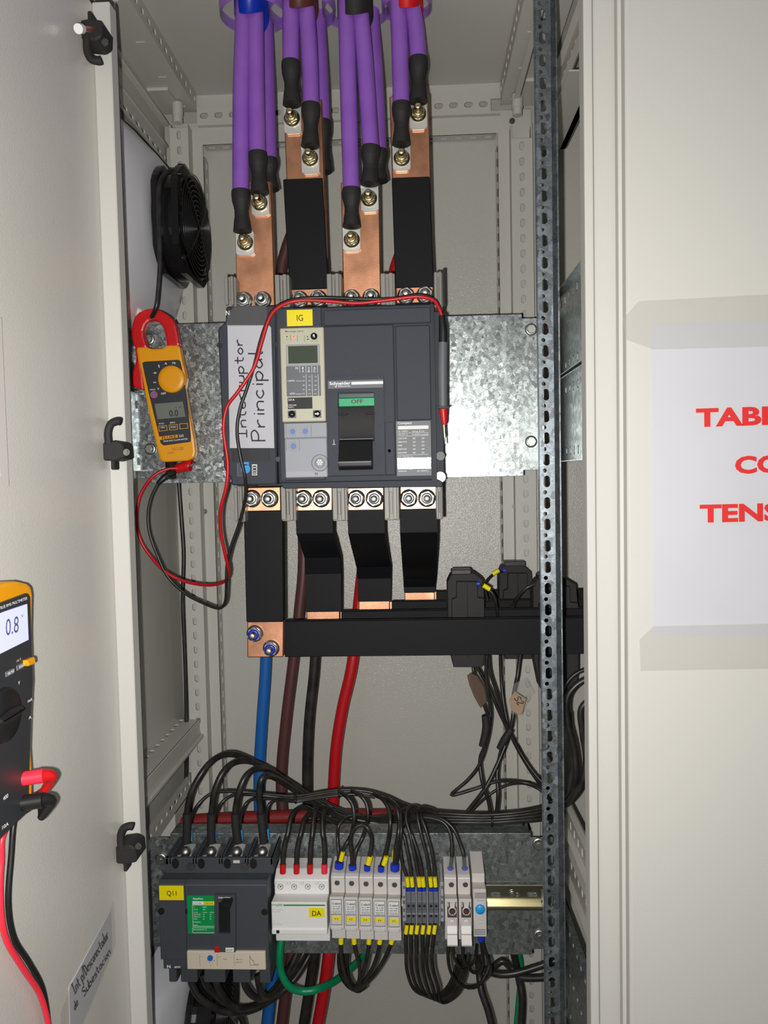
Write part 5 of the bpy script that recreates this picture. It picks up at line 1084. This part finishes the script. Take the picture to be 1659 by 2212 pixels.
# bottom wires of fuse holders
GB = 'marked wires leaving the bottom of fuse holders F1 to F5'
fb = [[(737, 2026, .975), (736, 2050, .975), (739, 2080, .975), (747, 2110, .98), (760, 2134, .985), (775, 2141, .99), (790, 2130, 1.0)],
      [(764, 2025, .975), (767, 2050, .975), (776, 2085, .975), (777, 2110, .98), (770, 2130, .985), (755, 2130, 1.0), (740, 2105, 1.02), (735, 2075, 1.04), (738, 2040, 1.06)],
      [(798, 2028, .975), (795, 2055, .975), (788, 2090, .975), (778, 2120, .98), (762, 2136, .985), (742, 2118, 1.0), (732, 2085, 1.03), (733, 2040, 1.06)],
      [(822, 2026, .975), (817, 2055, .975), (805, 2090, .975), (785, 2122, .98), (765, 2138, .985), (748, 2120, 1.01), (742, 2080, 1.04), (746, 2040, 1.06)],
      [(850, 2026, .975), (838, 2055, .975), (822, 2085, .975), (800, 2115, .98), (775, 2134, .985), (756, 2118, 1.01), (750, 2080, 1.04), (755, 2040, 1.06)]]
for i, P in enumerate(fb):
    wire('black wire with yellow marker leaving the bottom of fuse holder F%d' % (i+1), P, .0025, [('marker_sleeve', [(P[0][0], P[0][1]-4, .974), (P[0][0]+(P[1][0]-P[0][0])*.45, 2038, .974)], .0034, 'yellow_label')], grp=GB)
# bottom wires of the terminal row
GC_ = 'marked wires looping from the bottom of the terminal blocks'
bx = [878, 889, 901, 914, 927, 939]
for i, x in enumerate(bx):
    k = i*1.0
    d = .004*(i % 3)
    P = [(x, 1996, .982), (x-2, 2020, .98), (x-1-(i > 3)*5, 2060, .98), (x+1-(i > 3)*4, 2095, .982+d), (x+12-i, 2130, .99+d), (x+32-i*4, 2147+i*3, 1.0+d), (944+i*5, 2150+i*2.5, 1.015+d), (968+i*5, 2130+i*2, 1.03+d), (983+i*5, 2095, 1.05+d), (990+i*5, 2062, 1.07+d), (992+i*5, 2030, 1.08+d)]
    wire('black wire with yellow marker leaving the bottom of the %s terminal block' % ('first', 'second', 'third', 'fourth', 'fifth', 'last')[i], P, .0023, [('marker_sleeve', [(x+1, 1998, .98), (x-1.5, 2017, .978)], .0027, 'yellow_label')], grp=GC_)
GR = 'thin wires looping under the open fuse holders and thermostat'
for lab, P in (('thin black wire looping widest under the open fuse holders', [(969, 2036, .965), (968, 2070, .97), (974, 2100, .98), (990, 2124, .99), (1010, 2132, 1.0), (1035, 2125, 1.01), (1052, 2100, 1.02), (1056, 2075, 1.03), (1052, 2040, 1.05)]),
               ('thin black wire from the left open fuse holder, middle loop', [(976, 2036, .965), (980, 2065, .97), (990, 2085, .98), (1000, 2092, .99), (1008, 2084, 1.0), (1012, 2060, 1.03), (1012, 2030, 1.05)]),
               ('thin black wire from the right open fuse holder, small loop', [(999, 2036, .965), (1000, 2065, .97), (1007, 2082, .98), (1016, 2084, .99), (1027, 2070, 1.0), (1030, 2040, 1.02)]),
               ('thin black wire from the blue ferrule under the thermostat', [(1039, 2026, .975), (1041, 2050, .98), (1044, 2080, .99), (1036, 2098, 1.0), (1022, 2100, 1.01), (1014, 2085, 1.03), (1016, 2040, 1.05)]),
               ('thin black wire beside the thermostat ferrule running right', [(1041, 2030, .975), (1048, 2055, .98), (1058, 2080, .99), (1060, 2100, 1.0), (1045, 2118, 1.02), (1028, 2132, 1.03), (1010, 2134, 1.04)])):
    wire(lab, P, .0022, grp=GR, bits=([('ferrule', [(1039, 2024, .974), (1039, 2030, .975)], .0042, 'blue_ferrule')] if 'from the blue' in lab else ()))
# bundle to the right behind the plate edge
GW = 'black wires bundled along the top of the lower plate'
for i in range(9):
    o = (i//2)*6.6+(i % 2)*3.2; d = -.006*(i % 2); P = [(705-i*6, 1760+o*.3, 1.10+d), (760, 1766+o*.4, 1.10+d), (830, 1762+o*.6, 1.09+d), (900+i*4, 1750+o*.9, 1.07+d), (960, 1754+o*.95, 1.06+d), (1010, 1757+o*.85, 1.055+d), (1062, 1757+o*.85, 1.055+d), (1120, 1752+o*.9, 1.055+d), (1170, 1742+o*1.1, 1.06+d), (1230, 1724+o*1.3, 1.08+d)]
    wire('%s black wire, counted from the top, in the bundle above the lower plate' % ('uppermost', 'second', 'third', 'fourth', 'middle', 'sixth', 'seventh', 'eighth', 'lowest')[i], P, .0024, grp=GW, nm='bundle_wire')
for i, (x, y, Y, h) in enumerate(((640, 1725, 1.03, 12), (734, 1712, 1.03, 14), (985, 1768, 1.06, 20), (1062, 1772, 1.055, 20), (1130, 1768, 1.06, 20))):
    p = W(x, y, Y); b = B(); n = 20; hz = h/1661*Y*.62
    pts = [(p.x, p.y+.009*cos(2*pi*k/n), p.z+hz*sin(2*pi*k/n)) for k in range(n+1)]; b.tube(pts, .0016, 6, 1).box(p.x-.002, p.x+.002, p.y-.010, p.y-.004, p.z+hz-.002, p.z+hz+.003, .0005)
    solo('cable_tie', b, 'black', 'black cable tie round the wire bundle, %s from the left' % ('first', 'second', 'third', 'fourth', 'fifth')[i], 'cable tie', 'cable ties on the wire bundle')
# bottom cables of Q11
GQ = 'thick black cables leaving the bottom of breaker Q11'
for lab, P in (('leftmost thick cable leaving the bottom of breaker Q11', [(411, 2100, .98), (414, 2125, .98), (432, 2155, .98), (470, 2180, .99), (505, 2188, 1.0), (550, 2180, 1.03), (600, 2150, 1.06), (640, 2110, 1.08), (670, 2060, 1.1), (690, 2020, 1.1)]),
               ('second thick cable leaving the bottom of breaker Q11', [(465, 2105, .98), (472, 2135, .98), (492, 2165, .99), (520, 2178, 1.0), (560, 2168, 1.03), (600, 2140, 1.05), (630, 2100, 1.07), (655, 2060, 1.09), (670, 2020, 1.1)]),
               ('third thick cable leaving the bottom of breaker Q11', [(524, 2105, .98), (530, 2130, .98), (545, 2150, .99), (565, 2156, 1.0), (590, 2140, 1.02), (615, 2105, 1.04), (640, 2065, 1.06), (655, 2030, 1.08)]),
               ('fourth thick cable leaving the bottom of breaker Q11', [(556, 2105, .98), (560, 2130, .98), (568, 2148, .99), (585, 2150, 1.0), (605, 2130, 1.02), (625, 2095, 1.04), (645, 2050, 1.06)]),
               ('thin dark cable dropping between the first cables under breaker Q11', [(438, 2105, 1.0), (448, 2130, 1.0), (470, 2155, 1.02), (495, 2172, 1.04), (520, 2195, 1.05), (530, 2230, 1.06)])):
    wire(lab, P, .0046, grp=GQ, nm='power_wire')
cable('earth_cable', 'green and yellow earth cable looping under the white surge protector', 'green_cable', [(608, 2025, .985), (604, 2060, .98), (606, 2095, .98), (622, 2128, .98), (650, 2141, .985), (685, 2137, .99), (725, 2118, 1.02), (765, 2085, 1.06), (800, 2050, 1.10), (830, 2020, 1.12)], .0050)
# cables under the current transformers
GX = 'black cables hanging below the busbars at the right'
for i, (lab, P, r) in enumerate((
    ('black cable from the left current transformer through a brown paper tag', [(1027, 1415, 1.12), (1022, 1440, 1.1), (1030, 1480, 1.1), (1048, 1530, 1.1), (1057, 1555, 1.1), (1052, 1600, 1.1), (1036, 1650, 1.1), (1010, 1685, 1.1), (975, 1717, 1.1), (1020, 1706, 1.1), (1075, 1688, 1.1), (1130, 1690, 1.08), (1180, 1705, 1.08)], .0024),
    ('black cable crossing from the left transformer down to the right post', [(1030, 1440, 1.12), (1058, 1490, 1.12), (1082, 1545, 1.12), (1115, 1610, 1.12), (1150, 1665, 1.11), (1185, 1705, 1.1)], .0027),
    ('black cable dropping nearly straight beside the left transformer', [(1052, 1415, 1.12), (1050, 1460, 1.12), (1055, 1500, 1.12), (1060, 1545, 1.12), (1052, 1600, 1.11), (1037, 1640, 1.11), (1042, 1690, 1.1), (1055, 1730, 1.1), (1062, 1775, 1.1)], .0028),
    ('black cable curving from the left transformer to the lower right', [(1056, 1415, 1.14), (1060, 1455, 1.14), (1078, 1510, 1.14), (1092, 1560, 1.14), (1125, 1625, 1.13), (1160, 1685, 1.12), (1190, 1730, 1.1)], .0027),
    ('black cable from the middle transformer bending right near the post', [(1081, 1415, 1.16), (1083, 1470, 1.16), (1090, 1530, 1.15), (1105, 1590, 1.14), (1140, 1655, 1.13), (1180, 1712, 1.1)], .0028),
    ('black cable passing the cardboard tag and running down left', [(1124, 1415, 1.14), (1118, 1460, 1.13), (1110, 1500, 1.13), (1108, 1550, 1.12), (1097, 1595, 1.12), (1075, 1650, 1.11), (1050, 1700, 1.1), (1020, 1740, 1.1), (1000, 1765, 1.1)], .0032),
    ('black cable splitting below the cardboard tag toward the bundle', [(1098, 1590, 1.125), (1083, 1620, 1.12), (1074, 1670, 1.11), (1076, 1720, 1.1), (1070, 1775, 1.1)], .003),
    ('black cable arching low from the bundle to the right post', [(1010, 1760, 1.11), (1050, 1722, 1.11), (1090, 1698, 1.11), (1130, 1692, 1.1), (1165, 1705, 1.09), (1190, 1730, 1.08)], .0022))):
    wire(lab, P, r, grp=GX)
solo('insulation_wrap', B().tube([W(1048, 1545, 1.1), W(1050, 1575, 1.1), W(1041, 1612, 1.1)], [.0052, .006, .0048], 12), 'black_matt', 'black tape wrap on the cable below the brown paper tag', 'tape')
solo('insulation_wrap', B().tube([W(1104, 1575, 1.118), W(1090, 1598, 1.118), W(1078, 1618, 1.118)], [.0052, .0062, .0045], 12), 'black_matt', 'black tape wrap on the crossing cables left of the post', 'tape')
for i, (lab, P, r) in enumerate((
    ('thick black cable right of the post, curving up behind the white frame', [(1280, 1460, 1.0), (1245, 1480, 1.0), (1225, 1510, 1.0), (1226, 1560, 1.0), (1240, 1620, 1.0), (1244, 1680, 1.0), (1230, 1720, 1.02), (1200, 1745, 1.04)], .0045),
    ('black cable right of the post, middle of the three', [(1228, 1540, 1.04), (1232, 1600, 1.04), (1236, 1660, 1.04), (1226, 1710, 1.04), (1208, 1740, 1.05)], .004),
    ('black cable right of the post, outermost, bending to the lower left', [(1290, 1500, .99), (1256, 1530, .99), (1258, 1580, .99), (1266, 1640, .99), (1258, 1690, .99), (1232, 1730, 1.0), (1200, 1752, 1.02)], .0042),
    ('thin black cable at the right, level with the transformer foot', [(1290, 1440, 1.06), (1250, 1452, 1.06), (1225, 1475, 1.06), (1215, 1510, 1.06)], .003),
    ('thick dark cable dropping out of the bottom right of the frame', [(1030, 2060, 1.08), (1035, 2100, 1.08), (1040, 2140, 1.07), (1055, 2185, 1.06), (1068, 2240, 1.05)], .0052),
    ('thick dark cable running left to right below the lower plate', [(1032, 2085, 1.09), (1060, 2100, 1.09), (1090, 2105, 1.09), (1130, 2098, 1.09), (1200, 2075, 1.09)], .0052),
    ('second thick dark cable below the lower plate, arched', [(1065, 2090, 1.11), (1085, 2076, 1.11), (1105, 2092, 1.11), (1130, 2112, 1.1), (1200, 2110, 1.09)], .0052),
    ('black cable falling past the green and yellow wire at the bottom right', [(1110, 2060, 1.12), (1120, 2110, 1.12), (1128, 2160, 1.11), (1124, 2240, 1.1)], .0055))):
    wire(lab, P, r, grp='dark cables at the lower right', nm='power_wire')
wire('green and yellow earth wire at the bottom right below the lower plate', [(1122, 2060, 1.14), (1126, 2090, 1.14), (1120, 2150, 1.13), (1112, 2240, 1.12)], .0034, m='green_cable', nm='earth_wire')
solo('paper_tag', B().ppx([(1009, 1460), (1016, 1454), (1030, 1460), (1046, 1485), (1052, 1516), (1038, 1530), (1024, 1505), (1014, 1480)], G(1.09), 1.09, 1.092, .0006), 'brown_tape_tag', 'brownish taped paper tag on the cable under the left transformer', 'tag', 'taped paper tags')
tg = thing('paper_tag', 'cardboard tag marked S2 in clear tape on a cable left of the post', 'tag', W(1115, 1545, 1.10), 'taped paper tags')
part('cardboard', B().ppx([(1112, 1494), (1136, 1510), (1128, 1540), (1124, 1546), (1104, 1534), (1100, 1512)], G(1.098), 1.098, 1.0995, .0003), 'cardboard', tg)
part('tape', B().ppx([(1108, 1478), (1136, 1464), (1154, 1497), (1140, 1512), (1126, 1548), (1104, 1540), (1100, 1500)], G(1.097), 1.0965, 1.0968), 'clear_tape', tg)
b = B().write('S2', G(1.096), (1110, 1508), (1122, 1526), (1122, 1504), 1.0963, .0006); part('lettering', b, 'ink', tg)
# ============================================================ CURRENT TRANSFORMERS
def ct(lab, xl, xr, yt, ybot, Y, ya, yb, capx, wing=1):
    t = thing('current_transformer', lab, 'current transformer', W((xl+xr)/2, ybot, Y+.02), 'black current transformers on the busbars')
    gg = G(Y); w_ = xr-xl
    b = B(); b.ppx([(xl+.04*w_, yt+62), (xl+.18*w_, yt+58), (xl+.18*w_, yt+24), (xl+.80*w_, yt+24), (xl+.80*w_, yt+58), (xr, yt+60), (xr, yb), (xr-.06*w_, ybot), (xl+.09*w_, ybot), (xl+.04*w_, yb)][::1], gg, Y-.012, Y-.002, .0008)
    b.ppx([(xl-.08*w_, yt+28), (xl+.02*w_, yt+12), (xl+.2*w_, yt+6), (xl+.72*w_, yt+8), (xl+.98*w_, yt+22), (xl+1.02*w_, yt+60), (xr, yb), (xr-.06*w_, ybot), (xl+.09*w_, ybot), (xl-.06*w_, yb-20)], gg, Y-.002, Y+.03, .001)
    part('case', b, 'black_matt', t)
    part('terminal_cover', B().rpx(xl+capx[0]*w_, yt, xl+capx[1]*w_, yt+10, gg, Y-.004, Y+.02, .0008), 'black', t)
    b = B().rpx(xl+.50*w_, yt+26, xl+.52*w_, yb, gg, Y-.0124, Y-.011); part('seam', b, 'black_gloss', t)
    return t
ct('black current transformer leftmost on the stepped busbars', 972, 1045, 1230, 1437, 1.082, 1230, 1415, (.04, .62))
ct('black current transformer on the rear busbars, left of the post, highest', 1083, 1150, 1212, 1420, 1.20, 1212, 1400, (.10, .78))
ct('black current transformer half hidden behind the galvanised post', 1158, 1246, 1240, 1486, 1.105, 1240, 1440, (.04, .5))
for lab, P, f, mk in (('short marked wire plugged into the right side of the left transformer', [(1040, 1261, 1.07), (1055, 1272, 1.07), (1068, 1290, 1.07), (1074, 1320, 1.08), (1075, 1345, 1.09)], [(1030, 1261, 1.07), (1036, 1261, 1.07)], [(1044, 1264, 1.068), (1058, 1273, 1.068)]),
                  ('short marked wire plugged into the left side of the rear transformer', [(1084, 1234, 1.18), (1070, 1238, 1.17), (1052, 1254, 1.16), (1048, 1270, 1.15), (1054, 1300, 1.14)], [(1084, 1233, 1.185), (1092, 1232, 1.185)], [(1064, 1240, 1.165), (1078, 1232, 1.165)])):
    marked(lab, P, .0024, f, mk, 'marked wires on the current transformers', .0034, .0034)
wire('black wire arching from the half-hidden transformer down behind the bars', [(1155, 1262, 1.09), (1135, 1272, 1.09), (1115, 1295, 1.1), (1103, 1325, 1.12)], .0028)
# ============================================================ MULTIMETER on the door
Xf = XDR+.028; gm = GD(Xf); Mm = M_door(Xf)
mm = thing('multimeter', 'yellow-framed multimeter with lit bluish screen on the open left door', 'multimeter', WX(30, 1800, XDR+.014))
ext = lambda x, y: (x, y)
b = B(Mm).prism([gm(-150, 1330), gm(0, 1262), gm(20, 1256), gm(40, 1255), (gm(60, 1260)), gm(69, 1268), gm(72, 1285), gm(70, 1400), gm(67, 1500), gm(67, 1600), gm(71, 1660), gm(72, 1735), gm(66, 1750), gm(30, 1784), gm(0, 1814), gm(-150, 1975)], -.0, .018, .003, 2)
part('holster', b, 'meter_yellow', mm)
part('face', B(Mm).prism([gm(-140, 1360), gm(0, 1301), gm(54, 1281), gm(58, 1290), gm(61, 1395), gm(64, 1470), gm(60, 1540), gm(57, 1640), gm(54, 1745), gm(50, 1758), gm(20, 1786), gm(0, 1806), gm(-140, 1950)], -.003, .004, .001), 'meter_dark', mm)
part('screen', B(Mm).prism([gm(-100, 1360), gm(0, 1321), gm(48, 1305), gm(51, 1382), gm(0, 1407), gm(-100, 1456)], -.0038, -.002), 'lcd_lit', mm, 'backlit screen')
Xs = XDR+.028+.004; gs = GD(Xs)
def TM(b, s, p0, p1, p2, bo=0): b.text(s, gm, p0, p1, 0, -.0042, bo, p2=p2)
b = B(Mm); TM(b, '0.8', (0, 1374), (28, 1365), (0, 1336)); TM(b, 'V', (33, 1335), (39, 1333), (33, 1328)); part('digits', b, 'lcd_digit', mm)
b = B(Mm); TM(b, '179 TRUE RMS MULTIMETER', (-26, 1322), (47, 1295), (-26, 1315), .01); TM(b, 'Hz %', (24, 1431), (33, 1425), (24, 1426)); TM(b, 'RANGE', (29, 1445), (41, 1438), (29, 1438), .02); TM(b, 'MIN MAX', (4, 1460), (19, 1451), (4, 1453), .02)
TM(b, 'mA', (48, 1518), (58, 1513), (48, 1511), .02); TM(b, 'A', (50, 1554), (56, 1552), (50, 1547), .02); TM(b, 'V', (27, 1480), (31, 1478), (27, 1472), .02); TM(b, 'COM', (42, 1748), (49, 1740), (42, 1740), .02); TM(b, '10A', (-8, 1792), (6, 1782), (-8, 1784), .02); TM(b, '400', (-6, 1730), (5, 1722), (-6, 1721), .02)
part('lettering', b, 'white_print', mm)
b = B(Mm).prism([gm(40, 1427), gm(58, 1419), gm(60, 1434), (gm(44, 1440))], -.0065, 0, .001); part('function_button', b, 'meter_yellow', mm, 'yellow push button')
b = B(Mm); 
for a in ((26, 1438, 41, 1431, 42, 1443, 27, 1450), (2, 1452, 20, 1443, 21, 1455, 3, 1464)): b.prism([gm(a[0], a[1]), gm(a[2], a[3]), gm(a[4], a[5]), gm(a[6], a[7])], -.0036, 0, .0005)
part('button', b, 'terminal_grey', mm)
pc = gm(-2, 1545); R_ = gm(30, 1545)[0]-pc[0]
b = B(Mm); b.lathe((pc[0], -.003, pc[1]), (0, -1, 0), [(R_, 0), (R_*.96, .003), (R_*.9, .004), (0, .004)], 40); b.prism([(pc[0]+R_*.86*cos(2*pi*k/24), pc[1]+R_*.22*sin(2*pi*k/24)) for k in range(24)], -.011, -.003, .002); part('dial', b, 'black', mm)
for lab, m_, x, y, P in (('red', 'red_bright', 58, 1678, [(8, 1800), (3, 1860), (0, 1930), (10, 2020), (45, 2085), (82, 2140), (97, 2180), (108, 2230)]), ('black', 'black', 56, 1731, [(32, 1770), (24, 1850), (18, 1950), (30, 2025), (62, 2078), (88, 2125), (99, 2170), (106, 2230)])):
    t = thing('meter_lead', lab+' lead hanging from the multimeter down the open left door', 'test lead', WX(P[-1][0], P[-1][1], XDR+.006), 'leads of the multimeter')
    a = WX(x-8, y+4, Xf+.002); c = a+Vector((.014, .003, .001))
    part('plug', B().tube([a, c], .0052 if lab == 'red' else .0056, 18), m_, t)
    c2 = c+Vector((.001, .010, -.005)); c3 = c2+Vector((-.012, .008, -.016))
    part('plug_elbow', B().tube([c+Vector((-.004, 0, 0)), c2, c3], [.0052, .0042, .003], 14), 'black' if lab == 'black' else 'red_plastic', t)
    Xw = XDR+(.006 if lab == 'red' else .004)
    pts = [c3, WX(84, 1712 if lab == 'red' else 1738, XDR+.005), WX(55, 1742 if lab == 'red' else 1752, XDR+.0045)]+[WX(px, py, Xw) for px, py in P]
    part('wire', B().tube(pts, .0023, 12), m_, t)
